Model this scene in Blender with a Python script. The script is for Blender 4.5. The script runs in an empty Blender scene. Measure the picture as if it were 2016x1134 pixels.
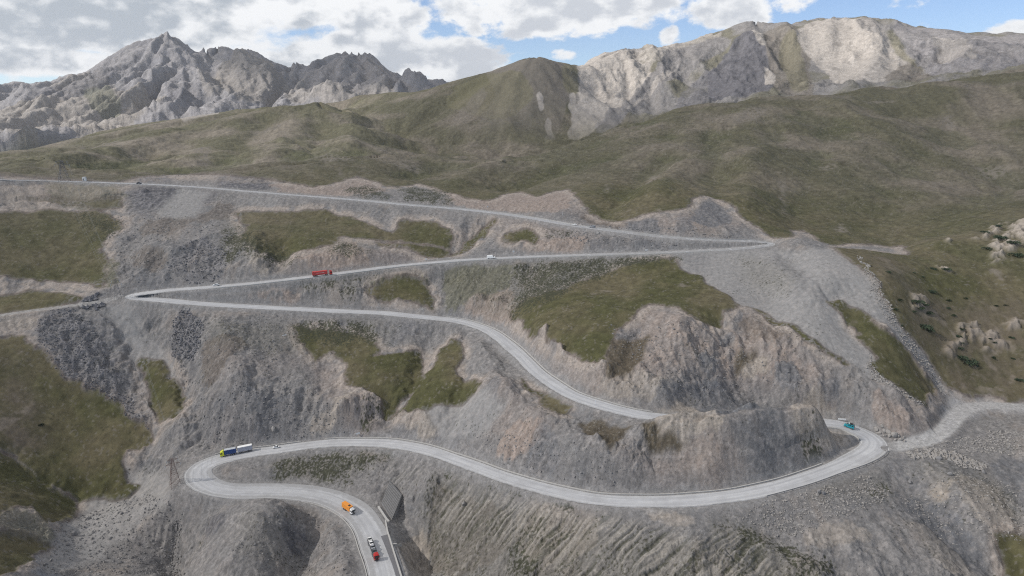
import bpy, math, random, time
import numpy as np
from mathutils import Vector, Matrix
T0 = time.time()
sc = bpy.context.scene
C = sc.collection
rnd = random.Random(7)
# ------------------------------------------------------------------ camera
ZC = 220.0                       # camera height above datum
F = 1345.0
PITCH = math.radians(14.5)
CP, SP = math.cos(PITCH), math.sin(PITCH)
cd = bpy.data.cameras.new('camera'); cam = bpy.data.objects.new('camera', cd); C.objects.link(cam)
cam.location = (0, 0, ZC); cam.rotation_euler = (math.pi/2 - PITCH, 0, 0)
cd.sensor_width = 36; cd.lens = 36*F/2016; cd.clip_start = 1; cd.clip_end = 60000
sc.camera = cam
sc.render.resolution_x, sc.render.resolution_y = 1024, 576
# ------------------------------------------------------------------ light
SUN_DIR = Vector((-0.86, -0.16, 0.66)).normalized()      # towards the sun
sun_el = math.asin(SUN_DIR.z); sun_az = math.atan2(SUN_DIR.x, SUN_DIR.y)
sd = bpy.data.lights.new('sun', 'SUN'); sd.energy = 4.6; sd.angle = math.radians(0.5); sd.color = (1.0, .95, .88)
sun = bpy.data.objects.new('sun', sd); C.objects.link(sun)
sun.rotation_euler = SUN_DIR.to_track_quat('Z', 'Y').to_euler()
vs = sc.view_settings
vs.view_transform = 'Standard'; vs.look = 'None'; vs.gamma = 1; vs.use_curve_mapping = False; vs.exposure = 0.22
sc.cycles.max_bounces = 4; sc.cycles.diffuse_bounces = 2; sc.cycles.volume_bounces = 0
sc.cycles.transparent_max_bounces = 8
sc.cycles.use_fast_gi = False
sc.cycles.use_denoising = False; sc.cycles.filter_width = 1.15; sc.cycles.sample_clamp_indirect = 3; sc.cycles.use_adaptive_sampling = False

# ------------------------------------------------------------------ node helpers
class NT:
    def __init__(s, tree): s.t = tree; s.n = tree.nodes; s.l = tree.links
    def new(s, typ, **kw):
        nd = s.n.new(typ)
        for k, v in kw.items(): setattr(nd, k, v)
        return nd
    def link(s, a, b): s.l.new(a, b)
    def put(s, sock, v):
        if isinstance(v, bpy.types.NodeSocket): s.l.new(v, sock)
        else: sock.default_value = v
    def m(s, op, a, b=0.0, c=None, clamp=False):
        nd = s.n.new('ShaderNodeMath'); nd.operation = op; nd.use_clamp = clamp
        s.put(nd.inputs[0], a); s.put(nd.inputs[1], b)
        if c is not None: s.put(nd.inputs[2], c)
        return nd.outputs[0]
    def vm(s, op, a, b=(0, 0, 0)):
        nd = s.n.new('ShaderNodeVectorMath'); nd.operation = op
        s.put(nd.inputs[0], a)
        if op == 'SCALE': s.put(nd.inputs['Scale'], b)
        else: s.put(nd.inputs[1], b)
        return nd.outputs[0]
    def mix(s, f, a, b, mode='MIX'):
        nd = s.n.new('ShaderNodeMix'); nd.data_type = 'RGBA'; nd.blend_type = mode
        s.put(nd.inputs[0], f); s.put(nd.inputs[6], a); s.put(nd.inputs[7], b)
        return nd.outputs[2]
    def noise(s, vec, scale, detail=3, rough=.5, dist=0.0):
        nd = s.n.new('ShaderNodeTexNoise'); s.put(nd.inputs['Vector'], vec)
        nd.inputs['Scale'].default_value = scale; nd.inputs['Detail'].default_value = detail
        nd.inputs['Roughness'].default_value = rough; nd.inputs['Distortion'].default_value = dist
        return nd.outputs['Fac']
    def ss(s, x, lo, hi):
        nd = s.n.new('ShaderNodeMapRange'); nd.interpolation_type = 'SMOOTHSTEP'
        s.put(nd.inputs[0], x); s.put(nd.inputs[1], lo); s.put(nd.inputs[2], hi)
        return nd.outputs[0]

def px_dir(px, py):
    x = px-1008.; d = (py-567.)*CP+F*SP; f = F*CP-(py-567.)*SP
    return math.atan2(x, f), math.atan2(-d, math.hypot(x, f))

# ------------------------------------------------------------------ world: Nishita sky + cumulus
w = bpy.data.worlds.new('World'); sc.world = w; w.use_nodes = True
N = NT(w.node_tree); w.node_tree.nodes.clear()
sky = N.new('ShaderNodeTexSky'); sky.sky_type = 'NISHITA'; sky.sun_disc = False
sky.sun_elevation = sun_el; sky.sun_rotation = sun_az; sky.altitude = 3000; sky.air_density = 1.0; sky.dust_density = .6; sky.ozone_density = 1.0
tc = N.new('ShaderNodeTexCoord'); sep = N.new('ShaderNodeSeparateXYZ'); N.link(tc.outputs['Generated'], sep.inputs[0])
az = N.m('ARCTAN2', sep.outputs[0], sep.outputs[1]); el = N.m('ARCSINE', sep.outputs[2])
# cloud banks as soft ellipses in azimuth / elevation: (px, py, half width px, half height px, weight)
BLOBS = [(90, 2, 430, 84, 1.9), (290, 45, 180, 66, 1.45), (50, 118, 200, 26, 1.35), (560, 14, 190, 46, 1.1),
         (760, 32, 100, 44, 1.3), (575, 90, 90, 30, .8), (720, 120, 220, 50, 1.55), (860, 138, 110, 34, 1.3), (955, 112, 22, 18, .9),
         (1080, 18, 210, 46, 1.6), (930, 30, 60, 22, .9), (1240, 8, 70, 16, .8), (1440, 10, 72, 44, 1.5), (1560, 2, 48, 20, 1.1),
         (1318, 76, 20, 22, .9), (2000, 60, 60, 18, 1.2), (1108, 108, 24, 10, .8), (-250, 60, 260, 110, 1.4), (2350, 10, 200, 60, 1.2)]
dens = None
for (bx, by, hw, hh, wt) in BLOBS:
    a0, e0 = px_dir(bx, by); a1, _ = px_dir(bx+hw, by); _, e1 = px_dir(bx, by-hh)
    u = N.m('MULTIPLY', N.m('SUBTRACT', az, a0), 1/abs(a1-a0)); v = N.m('MULTIPLY', N.m('SUBTRACT', el, e0), 1/abs(e1-e0))
    q = N.m('ADD', N.m('MULTIPLY', u, u), N.m('MULTIPLY', v, v))
    g = N.m('MULTIPLY', N.m('SUBTRACT', 1.0, N.m('MULTIPLY', q, .42)), wt, clamp=False)
    g = N.m('MAXIMUM', g, 0.0)
    dens = g if dens is None else N.m('MAXIMUM', dens, g)
# general broken cloud cover higher up and all around
comb = N.new('ShaderNodeCombineXYZ'); N.put(comb.inputs[0], az); N.put(comb.inputs[1], N.m('MULTIPLY', el, 1.6)); N.put(comb.inputs[2], 0.37)
P0 = comb.outputs[0]
left = N.ss(az, .0, -.42)
shift = N.vm('ADD', P0, (-0.012, 0.022, 0.0))
def cn(vec): 
    return N.m('ADD', N.m('MULTIPLY', N.noise(vec, 11, 9, .62, .25), .7), N.m('MULTIPLY', N.noise(vec, 30, 7, .62), .3))
n0 = cn(P0)
def cl(vec): return N.m('ADD', N.m('MULTIPLY', N.noise(vec, 5.5, 5, .5, .2), .65), N.m('MULTIPLY', N.noise(vec, 17, 5, .5, .1), .35))
l0 = cl(P0); n1 = cl(shift)
high = N.ss(el, .22, .5)
dens = N.m('MAXIMUM', dens, N.m('MULTIPLY', high, 1.05))
dd = N.m('ADD', dens, N.m('MULTIPLY', N.m('SUBTRACT', n0, .5), N.m('SUBTRACT', 4.6, N.m('MULTIPLY', left, 2.0))))
cov = N.ss(dd, .35, .85)
thick = N.ss(dd, .6, 1.7)
lit = N.m('ADD', .5, N.m('MULTIPLY', N.m('SUBTRACT', l0, n1), 7.0), clamp=True)
dark = N.mix(left, (.56, .59, .64, 1), (.40, .445, .50, 1)); dark = N.mix(N.ss(el, .16, .40), dark, (.34, .36, .39, 1))
bright = N.mix(N.ss(el, .16, .45), (.90, .91, .92, 1), (.46, .47, .49, 1))
ccol = N.mix(N.m('MULTIPLY', N.ss(N.m('ADD', N.m('MULTIPLY', lit, .8), N.m('MULTIPLY', N.m('SUBTRACT', 1.0, thick), .50)), .25, .95), 1.0), dark, bright)
skyc = N.mix(1.0, sky.outputs[0], (.108, .116, .130, 1), 'MULTIPLY')
fin = N.mix(cov, skyc, ccol)
bg = N.new('ShaderNodeBackground'); N.link(fin, bg.inputs[0]); bg.inputs[1].default_value = 1.0
wo = N.new('ShaderNodeOutputWorld'); N.link(bg.outputs[0], wo.inputs[0])

# ------------------------------------------------------------------ survey: traced image points with heights -> world points
def ray(px, py):
    px = np.asarray(px, float); py = np.asarray(py, float)
    x = px-1008; d = (py-567)*CP+F*SP; f = F*CP-(py-567)*SP
    return np.arctan2(x, f), d/np.hypot(x, f)
def PH(px, py, h):
    a, t = ray(px, py); r = h/t
    return float(r*math.sin(a)), float(r*math.cos(a))
MAIN = [(770,1175,183),(762,1134,0),(755,1109,0),(742,1076,0),(729,1043,0),(705,1009,0),(672,989,0),(640,977,0),(600,970,0),(540,966,0),(480,967,0),(442,965,0),(408,955,0),(388,936,171),(395,919,0),(432,904,0),(485,893,0),(547,885,0),(610,876,0),
(672,871,0),(752,872,0),(805,878,0),(845,887,0),(899,905,0),(949,923,0),(1005,943,0),(1065,960,0),(1132,976,0),(1189,984,0),(1245,987,0),(1344,986,156),(1444,976,0),(1511,963,0),(1577,945,0),(1644,921,0),(1684,904,0),(1714,888,0),(1724,873,148.5),(1714,859,0),(1694,851,0),(1674,843,0),(1654,834,145),
'W',(135,300,0),(110,300,0),(85,295,0),'P',(1284,820,138),(1230,810,0),(1172,794,0),(1127,778,0),(1089,755,0),(1055,730,0),(1032,706,0),(1012,688,0),(982,663,132),(952,646,0),(905,632,0),(865,627,0),(812,622,0),(755,616,0),(672,612.5,0),(600,609,0),(500,604,0),(400,598,0),(333,592,0),(287,588,116),
(265,586,115.7),(255,583,115.2),(262,580,114.7),(287,577,114),(333,571,0),(427,564,0),(500,557.5,0),(567,550,0),(617,544,0),(672,537.5,0),(772,524.5,0),(839,518,0),(905,512.5,101),(962,509,0),(1039,505.5,0),(1139,502,0),(1239,499,0),(1344,495,0),(1457,489,0),(1487,486,0),(1515,482.5,87.6),(1522,479.5,87.2),(1510,477,86.8),(1487,475,0),
(1440,474,0),(1400,472.5,0),(1344,469.5,0),(1299,465.5,84.5),(1239,458.5,0),(1165,449,0),(1125,443.5,0),(1055,431,0),(999,422.5,0),(955,417,0),(889,410,0),(805,403.5,0),(739,397,0),(672,391,0),(550,381.5,0),(483,376,0),(400,369,0),(300,363,0),(233,360.5,0),(167,358,0),(110,356.5,56),(40,355,0),(-60,352,50)]
def solve_road(tr):
    pts = []; mode = 'P'
    for t in tr:
        if t in ('W', 'P'): mode = t; continue
        pts.append([mode]+list(t))
    n = len(pts); H = np.array([p[3] for p in pts], float); kn = np.where(H > 0)[0]
    h = np.interp(range(n), kn, H[kn])
    for it in range(60):
        XY = np.array([PH(p[1], p[2], h[i]) if p[0] == 'P' else (p[1], p[2]) for i, p in enumerate(pts)])
        s = np.concatenate([[0], np.cumsum(np.hypot(*np.diff(XY, axis=0).T))])
        h = .5*h+.5*np.interp(s, s[kn], H[kn])
    return np.c_[XY, h], s
def catmull(P, step=2.0):
    Q = [P[0]*2-P[1]]+list(P)+[P[-1]*2-P[-2]]; out = []
    for i in range(1, len(Q)-2):
        a, b, c, d = Q[i-1], Q[i], Q[i+1], Q[i+2]
        n = max(2, int(np.hypot(*(c-b)[:2])/step))
        for k in range(n):
            t = k/n
            out.append(.5*((2*b)+(-a+c)*t+(2*a-5*b+4*c-d)*t*t+(-a+3*b-3*c+d)*t**3))
    out.append(P[-1]); return np.array(out)
def resample(P, step):
    s = np.concatenate([[0], np.cumsum(np.hypot(*np.diff(P[:, :2], axis=0).T))])
    t = np.arange(0, s[-1], step)
    return np.c_[[np.interp(t, s, P[:, k]) for k in range(P.shape[1])]].T
def smooth(P, k):
    w = np.hanning(2*k+3)[1:-1]; w /= w.sum()
    out = P.copy()
    for c in range(P.shape[1]):
        e = np.r_[np.full(k, P[0, c])+(P[0, c]-P[1:k+1, c][::-1]), P[:, c], np.full(k, P[-1, c])+(P[-1, c]-P[-k-1:-1, c][::-1])]
        out[:, c] = np.convolve(e, w, 'valid')
    return out
RP, RS = solve_road(MAIN)
ROAD = smooth(resample(catmull(RP), 2.0), 4)           # x, y, h(below camera)
RA, RT = np.arctan2(ROAD[:, 0], ROAD[:, 1]), ROAD[:, 2]/np.hypot(ROAD[:, 0], ROAD[:, 1])
def road_at(px, py):                                   # nearest road sample to an image point, returns index
    a, t = ray(px, py)
    return int(np.argmin((RA-a)**2+(RT-t)**2))
# dirt track from the left frame edge to the left hairpin, and the yard on the right
TRACK = [(-120,640,119.5),(0,621,118.5),(60,612,118),(130,603,117.2),(190,595,116.6),(240,585,115.8)]
TRK = smooth(resample(catmull(np.array([list(PH(a,b,c))+[c] for a,b,c in TRACK])), 2.0), 3)
YARD = [(1758,880,148.4),(1780,876,148),(1820,868,147.3),(1856,850,146.3),(1880,824,145),(1905,803,144.3),(1960,798,144),(2060,805,144),(2150,812,144)]
YRD = smooth(resample(catmull(np.array([list(PH(a,b,c))+[c] for a,b,c in YARD])), 2.0), 3)

ctl = []                                               # control points: azimuth, ln r, t = drop / range
def addc(px, py, r):
    a, t = ray(px, py); ctl.append((float(a), math.log(r), float(t)))
for q in ROAD[::6]: ctl.append((math.atan2(q[0], q[1]), math.log(math.hypot(q[0], q[1])), q[2]/math.hypot(q[0], q[1])))
for q in list(TRK[::8])+list(YRD[::8]): ctl.append((math.atan2(q[0], q[1]), math.log(math.hypot(q[0], q[1])), q[2]/math.hypot(q[0], q[1])))
# section lines up the picture: start height, then (image y, slope in degrees); 'R' restarts from the road
COLS = {
0:   [('h',1134,175),(1000,8),(880,10),(760,22),(665,24),('T',622),(583,12),(548,33),(490,22),(420,20),(375,20),('E',)],
150: [('h',1134,190),(1050,5),(975,6),(880,20),(800,22),(700,28),(625,24),('T',600),(560,15),(500,24),(430,24),(380,22),('R',357)],
300: [('h',1134,192),(1050,8),(980,15),(900,22),(840,26),(760,30),(680,32),(605,36),('R',584),('E',),('R',577),(560,38),(500,35),(430,24),(385,22),('R',363)],
450: [('h',1134,187),(1060,15),(1000,20),('R',967),(940,12),(915,8),('R',898),(870,38),(800,44),(740,40),(680,18),(630,22),('R',601),(585,16),('R',562),(540,42),(490,30),(430,16),(400,25),('R',373)],
600: [('h',1134,189),(1060,16),(1000,20),('R',971),(940,26),(900,14),('R',875),(820,45),(760,36),(700,14),(650,20),('R',609),(580,14),(565,20),('R',546),(505,42),(480,24),(430,12),(410,28),('R',385)],
700: [('R',872),(820,40),(780,30),(700,14),(650,15),('R',614),(590,30),(560,10),('R',534),(500,40),(470,16),(430,13),('R',393)],
830: [('R',884),(940,18),(1000,30),(1060,32),(1134,33),('E',),('R',884),(840,42),(800,38),(740,18),(680,14),(640,20),('R',624),(600,30),(560,10),('R',519),(500,20),(470,20),(430,18),('R',405)],
950: [('R',923),(955,12),(1000,27),(1060,30),(1134,32),('E',),('R',923),(860,42),(765,40),(720,6),(680,10),('R',645),(600,36),(560,12),(530,10),('R',510),(480,22),(440,22),('R',417)],
1050:[('R',956),(1000,14),(1060,28),(1134,32),('E',),('R',956),(900,42),(835,40),(790,12),(760,12),('R',727),(690,40),(655,26),(600,8),(540,8),('R',505),(480,30),(455,18),('R',430)],
1200:[('R',985),(1020,8),(1060,26),(1134,32),('E',),('R',985),(930,40),(890,38),(840,10),('R',803),(760,45),(715,42),(650,16),(560,8),('R',500),(475,28),('R',453)],
1350:[('R',986),(1025,7),(1060,20),(1134,32),('E',),('R',986),(900,44),(812,42),('E',),('S',799,140.2),(740,46),(640,45),(560,12),('R',495),('E',),('R',468),(440,38),('E',)],
1430:[('R',977),(1020,8),(1060,18),(1134,30),('E',),('R',977),(890,44),(806,42),('E',),('S',800,141),(720,45),(610,42),(560,12),('R',490)],
1520:[('R',961),(1010,8),(1060,16),(1134,28),('E',),('R',961),(880,44),(800,42),('E',),('S',806,142.5),(740,45),(640,42),(590,22),(540,24),('R',484)],
1600:[('R',938),(990,7),(1060,15),(1134,26),('E',),('R',938),(870,44),(797,42),('E',),('S',822,144.2),(760,44),(690,42),(640,26),(580,28),(540,28),('E',)],
1670:[('R',912),(980,8),(1060,15),(1134,24),('E',),('R',843),(800,44),(722,42),(650,24),(580,28),(530,28),('E',)],
1750:[('Y',882),(930,7),(1000,14),(1060,18),(1134,22),('E',),('Y',878),(840,38),(770,38),(720,22),(660,28),(600,28),(540,27),('E',)],
1850:[('Y',856),(910,7),(980,13),(1060,18),(1134,22),('E',),('Y',852),(780,10),(740,26),(660,28),(590,27),(520,22),(450,17),('E',)],
1940:[('Y',800),(850,5),(910,8),(980,14),(1060,20),(1134,24),('E',),('Y',798),(760,22),(700,28),(600,28),(520,22),(450,17),('E',)],
2016:[('Y',802),(850,5),(910,8),(980,14),(1060,21),(1134,25),('E',),('Y',800),(760,22),(700,28),(600,28),(520,22),(450,17),('E',)]}
def near_line(Lp, px, py):
    a, t = ray(px, py); ra = np.arctan2(Lp[:, 0], Lp[:, 1]); rt = Lp[:, 2]/np.hypot(Lp[:, 0], Lp[:, 1])
    return float(Lp[int(np.argmin((ra-a)**2+(rt-t)**2)), 2])
def run_col(px, spec, off=0):
    r = h = None; pend = []
    def walk(pd, k, r, h, out=None):
        for py, tn in pd:
            t = float(ray(px, py)[1]); sl = tn*k; r2 = (h+sl*r)/(t+sl); h = t*r2; r = r2
            if out is not None: out.append((py, r))
        return r, h
    def flush(k):
        out = []; walk(pend, k, r, h, out)
        for py, rr2 in out: addc(px+off, py, rr2)
        pend.clear()
    for s in spec:
        if isinstance(s[0], str):
            anchor = None
            if s[0] in 'RTY':
                ha = ROAD[road_at(px, s[1]), 2] if s[0] == 'R' else near_line(TRK if s[0] == 'T' else YRD, px, s[1])
                anchor = (ha/float(ray(px, s[1])[1]), ha)
            if pend:
                k = 1.0
                if anchor:
                    lo, hi = .02, 4.0
                    for _ in range(40):
                        k = (lo+hi)/2; rr2, hh2 = walk(pend+[(s[1], .36)], k, r, h)
                        if hh2 > anchor[1]: lo = k
                        else: hi = k
                    if k < .5 or k > 1.6: print('closure', px, s, round(k, 2))
                flush(k)
            if s[0] in 'hS': h = s[2]; r = h/float(ray(px, s[1])[1]); addc(px+off, s[1], r)
            elif anchor: r, h = anchor; r += 5
        else: pend.append((s[0], math.tan(math.radians(s[1]))))
for k_, sp_ in COLS.items(): run_col(k_, sp_)
run_col(0, COLS[0], -260); run_col(2016, COLS[2016], 260)
# foreground below the frame and features between the section lines
for p_, q_ in [(-250,175),(0,180),(300,196),(600,194),(780,188),(900,197),(1200,186),(1500,184),(1800,186),(2016,190),(2260,190)]:
    a, t = ray(p_, 1300); ctl.append((float(a), math.log(q_/float(t)), float(t)))
for p_, y_, h_ in [(345,1134,199),(345,1060,190),(400,1134,191),(500,1100,183),(520,1020,172),(595,1095,188),(650,1050,181),(660,1134,183),
                   (260,1000,183),(330,985,176),(800,1050,184),(780,1000,180),(805,1134,186),
                   (690,800,152),(750,810,156),(850,640,130),(990,768,137),(1320,806,130),
                   (1640,478,88),(1700,470,87),(1780,470,87)]:
    a, t = ray(p_, y_); ctl.append((float(a), math.log(h_/float(t)), float(t)))
for x_, y_, r_ in [(1330,806,291),(1360,810,292),(1390,806,294),(1420,804,296),(1460,801,300),(1490,799,304),(1560,795,313),(1580,795,317)]: addc(x_, y_, r_)
# hollow behind the mound (hidden road level)
for x_, y_, h_ in [(75,287,139),(95,290,140),(120,292,142),(140,292,143.5),(95,306,140.5),(120,310,141.5)]:
    r_ = math.hypot(x_, y_); ctl.append((math.atan2(x_, y_), math.log(r_), h_/r_))
# front hill crest, then the dip behind it
FC = [(-260,338,700),(0,346,760),(60,348,770),(130,352,740),(250,345,730),(330,344,740),(420,342,750),(510,325,740),(640,312,780),(740,307,820),(850,303,850),(960,318,860),(1010,317,880),(1070,303,920),(1120,285,960),(1220,250,1020),(1350,215,1080),(1500,190,1150),(1700,175,1250),(1850,160,1350),(2016,137,1450),(2260,110,1550)]
for x_, y_, r_ in FC: addc(x_, y_, r_)
FCpx = [c[0] for c in FC]
def fc(x): return np.interp(x, FCpx, [c[1] for c in FC]), np.interp(x, FCpx, [c[2] for c in FC])
for x_ in range(420, 2280, 110):
    y_, r_ = fc(x_); a, t = ray(x_, y_)
    ctl.append((float(a), math.log(r_*1.1), float(t)+.014)); 
# hillside between road and crest on the right
for x_, y_, r_ in [(1100,345,690),(1250,330,720),(1400,300,760),(1550,400,600),(1550,300,800),(1700,400,640),(1700,290,860),(1900,350,800),(1900,250,1050),(2016,350,820),(2200,350,820),(1000,375,640),(850,345,700),(700,335,690),(600,335,680),
                   (1400,380,560),(1560,466,490)]: addc(x_, y_, r_)
# left band of hills
LB = [(-260,330,1250),(0,306,1350),(60,298,1400),(170,270,1500),(260,252,1550),(350,238,1550),(480,219,1550),(600,211,1500),(650,207,1480),(690,222,1380),(740,258,1240),(790,297,1080)]
for x_, y_, r_ in LB: addc(x_, y_, r_)
for x_, y_, r_ in [(0,328,1000),(200,310,1050),(350,300,1100),(500,280,1100),(600,290,980),(680,290,1000),(250,335,850),(450,320,900),(100,340,850)]: addc(x_, y_, r_)
for x_, y_, r_ in LB[:9]:
    a, t = ray(x_, y_); ctl.append((float(a), math.log(r_*1.15), float(t)+.02)); ctl.append((float(a), math.log(r_*1.5), float(t)+.03))
for x_, y_, r_ in LB[9:]:
    a, t = ray(x_, y_); ctl.append((float(a), math.log(r_*1.07), float(t)+.012))
# middle range: grassy dome, limestone wall
S2 = [(640,205,1800),(700,190,1750),(760,183,1720),(850,176,1700),(900,160,1680),(950,145,1660),(1000,128,1640),(1040,117,1620),(1075,117,1640),(1110,126,1700),(1125,131,1740),(1180,116,1880),(1240,108,1960),(1330,92,2020),(1420,66,2060),(1475,44,2080),(1530,51,2120),(1560,53,2140),(1600,43,2150),(1660,41,2150),(1740,46,2150),(1800,60,2150),(1870,66,2150),(1930,70,2150),(2016,69,2150),(2260,90,2200)]
for x_, y_, r_ in S2:
    addc(x_, y_, r_); a, t = ray(x_, y_); ctl.append((float(a), math.log(r_*1.1), float(t)+.03)); ctl.append((float(a), math.log(r_*1.4), float(t)+.12))
for x_, y_, r_ in [(985,314,1120),(870,296,1220),(800,272,1330),(730,228,1500),(900,250,1300),(900,200,1480),(1000,250,1280),(1000,180,1480),(1060,200,1430),(1130,270,1300),(1130,200,1500),(1060,290,1180),
                   (1220,245,1450),(1350,212,1580),(1500,188,1640),(1500,120,1850),(1440,150,1790),(1560,130,1860),(1700,172,1680),(1850,158,1720),(2016,136,1760),(2260,110,1800),(1280,170,1700),(1400,130,1840),(1650,110,1900),(1180,190,1640),(1750,110,1900),(1860,110,1900)]: addc(x_, y_, r_)
# far left massif
S1 = [(-260,235,4300),(0,200,4300),(100,178,4300),(170,155,4300),(240,110,4250),(280,92,4200),(300,85,4200),(345,75,4150),(375,100,4150),(395,112,4200),(435,105,4200),(455,113,4150),(500,118,4100),(530,135,4050),(575,148,4000),(590,150,4050),(610,145,4000),(650,125,3950),(690,117,3900),(740,122,3900),(770,150,3900),(800,162,3900),(835,163,3900),(850,175,3900),(950,190,4000)]
for x_, y_, r_ in S1:
    addc(x_, y_, r_); a, t = ray(x_, y_); ctl.append((float(a), math.log(r_*1.1), float(t)+.03)); ctl.append((float(a), math.log(r_*1.3), float(t)+.08))
for x_, y_, r_ in [(-260,300,3300),(0,290,3300),(170,262,3250),(345,236,3200),(480,216,3200),(640,204,3200),(800,180,3300),(345,160,3650),(300,180,3500),(200,210,3550),(420,190,3450),(400,140,3850),(480,160,3700),(545,190,3500),(600,180,3550),(680,165,3600),(100,235,3600),(260,150,3900),(440,140,3850)]: addc(x_, y_, r_)
for a_ in np.linspace(-.93, .93, 12): ctl.append((a_, math.log(9000), .06))
ctl = np.array(ctl)
keep = []
cell = set()
for i, c in enumerate(ctl):
    k_ = (round(c[0]/.004), round(c[1]/.004))
    if k_ in cell: continue
    cell.add(k_); keep.append(i)
ctl = ctl[keep]
# multiquadric interpolation of t over (azimuth, ln range)
def phi(d2): return np.sqrt(d2+.008**2)
n = len(ctl); U = ctl[:, :2]
D2 = ((U[:, None, :]-U[None, :, :])**2).sum(-1)
A = np.zeros((n+3, n+3)); A[:n, :n] = phi(D2)+np.eye(n)*(-2e-4); A[:n, n] = 1; A[:n, n+1:] = U; A[n:, :n] = A[:n, n:].T
sol = np.linalg.solve(A, np.r_[ctl[:, 2], 0, 0, 0])
NCa, NCr = 360, 640
ga = np.linspace(math.radians(-53), math.radians(53), NCa); gr = np.linspace(math.log(115), math.log(9200), NCr)
G = np.zeros((NCr, NCa))
for i in range(NCr):
    d2 = (ga[:, None]-U[None, :, 0])**2+(gr[i]-U[None, :, 1])**2
    G[i] = phi(d2)@sol[:n]+sol[n]+sol[n+1]*ga+sol[n+2]*gr[i]
# ------------------------------------------------------------------ fine polar grid
Q = 1.0
def steps(a, b, s): return np.exp(np.arange(math.log(a), math.log(b), s/Q))
RR = np.concatenate([steps(120, 185, .004), steps(185, 640, .0014), steps(640, 1500, .004), steps(1500, 2200, .0032), steps(2200, 3200, .012), steps(3200, 4400, .0026), steps(4400, 9000, .02)])
NA = int(1600*Q)
AA = np.linspace(math.radians(-50.5), math.radians(50.5), NA)
NR = len(RR)
fi = (np.log(RR)-gr[0])/(gr[1]-gr[0]); i0 = fi.astype(int); fr = fi-i0
fj = (AA-ga[0])/(ga[1]-ga[0]); j0 = fj.astype(int); fa = fj-j0
Gr = G[i0]*(1-fr)[:, None]+G[i0+1]*fr[:, None]
TT = Gr[:, j0]*(1-fa)+Gr[:, j0+1]*fa
R2 = RR[:, None]; X = (R2*np.sin(AA)).astype(np.float32); Y = (R2*np.cos(AA)).astype(np.float32)
Z = (-TT*R2).astype(np.float32)                        # relative to the camera
print('base grid', NR, NA, NR*NA, round(time.time()-T0, 1))
def sstep_(x, a, b):
    t = np.clip((x-a)/(b-a), 0, 1); return t*t*(3-2*t)
# --- carve roads, tracks and yard
def carve(Z, L, hws, blend, drop=.12):
    hws = np.broadcast_to(np.asarray(hws, float), (len(L),)); hw = float(hws.max())
    dist = np.full(Z.shape, 1e9, np.float32); zl = np.zeros(Z.shape, np.float32); side = np.zeros(Z.shape, np.float32); dr = hw+blend+26
    sarr = np.zeros(Z.shape, np.float32); hwa = np.zeros(Z.shape, np.float32)
    for k in range(0, len(L)-1):
        p, q = L[k], L[k+1]
        r = math.hypot(p[0], p[1]); a = math.atan2(p[0], p[1])
        ia, ib = np.searchsorted(RR, [r-dr, r+dr]); ja, jb = np.searchsorted(AA, [a-dr/r, a+dr/r])
        if ib <= ia or jb <= ja: continue
        xs = X[ia:ib, ja:jb]-p[0]; ys = Y[ia:ib, ja:jb]-p[1]
        dx, dy = q[0]-p[0], q[1]-p[1]; L2 = dx*dx+dy*dy
        if L2 < 1e-6: continue
        t = np.clip((xs*dx+ys*dy)/L2, 0, 1)
        d = np.hypot(xs-t*dx, ys-t*dy)
        s = dist[ia:ib, ja:jb]; mk = d < s
        s[mk] = d[mk]; zz = -(p[2]+(q[2]-p[2])*t); zl[ia:ib, ja:jb][mk] = zz[mk]
        side[ia:ib, ja:jb][mk] = np.sign(dx*ys-dy*xs)[mk]
        sarr[ia:ib, ja:jb][mk] = k; hwa[ia:ib, ja:jb][mk] = hws[k]
    e = np.clip((dist-hwa)/blend, 0, 1); e = e*e*(3-2*e)
    Zn = (zl-drop)*(1-e)+Z*e
    return np.where(dist < hwa+blend, Zn, Z).astype(np.float32), dist, side, zl, sarr
i_h1, i_h2, i_h3 = road_at(388, 936), road_at(1724, 873), road_at(255, 583)
ii = np.arange(len(ROAD))
RW = np.full(len(ROAD), 4.2)                           # half width of the carriageway along the road
RW += 1.6*np.exp(-((ii-i_h1)/14.)**2)+1.5*np.exp(-((ii-i_h2)/12.)**2)+.5*np.exp(-((ii-i_h3)/10.)**2)
RW += 2.6/(1+np.exp((ii-i_h1+10)/6.))
RW -= .45*sstep_(ii, i_h3-10, i_h3+40)+.5*sstep_(ii, road_at(1524, 481)-20, road_at(1524, 481)+30)
RW += .22*np.sin(ii*.21)*np.sin(ii*.053+1)+.12*np.sin(ii*.47)
Z, rdist, rside, rz, rk = carve(Z, ROAD, RW+1.7, 5.0)
rdist = rdist-(RW[np.clip(rk.astype(int), 0, len(RW)-1)]-4.2)*(rdist < 60)
Z, tdist, _, tz, _ = carve(Z, TRK, 3.0, 4.0, 0.0)
Z, ydist, _, yz, _ = carve(Z, YRD, 3.2, 5.0, 0.0)
_w = sstep_(rdist, 4.9, 7.6)*(rdist < 30)*(R2 < 700); _P = Z.copy()
def _bb(M, k, ax):
    P_ = np.pad(M, [(k+1, k) if i == ax else (0, 0) for i in range(2)], mode='edge'); c_ = np.cumsum(P_, axis=ax, dtype=np.float64)
    return ((c_[2*k+1:]-c_[:-2*k-1]) if ax == 0 else (c_[:, 2*k+1:]-c_[:, :-2*k-1]))/(2*k+1)
for _ in range(3): _P = _bb(_bb(_P, 4, 0), 9, 1)
Z = (Z*(1-_w)+_P*_w).astype(np.float32); Z = np.where((rdist > 3.9) & (rdist < 12) & (Z > rz+.0), np.minimum(Z, rz+np.maximum(rdist-5.0, 0)*1.3), Z).astype(np.float32)
print('carved', round(time.time()-T0, 1))
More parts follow.
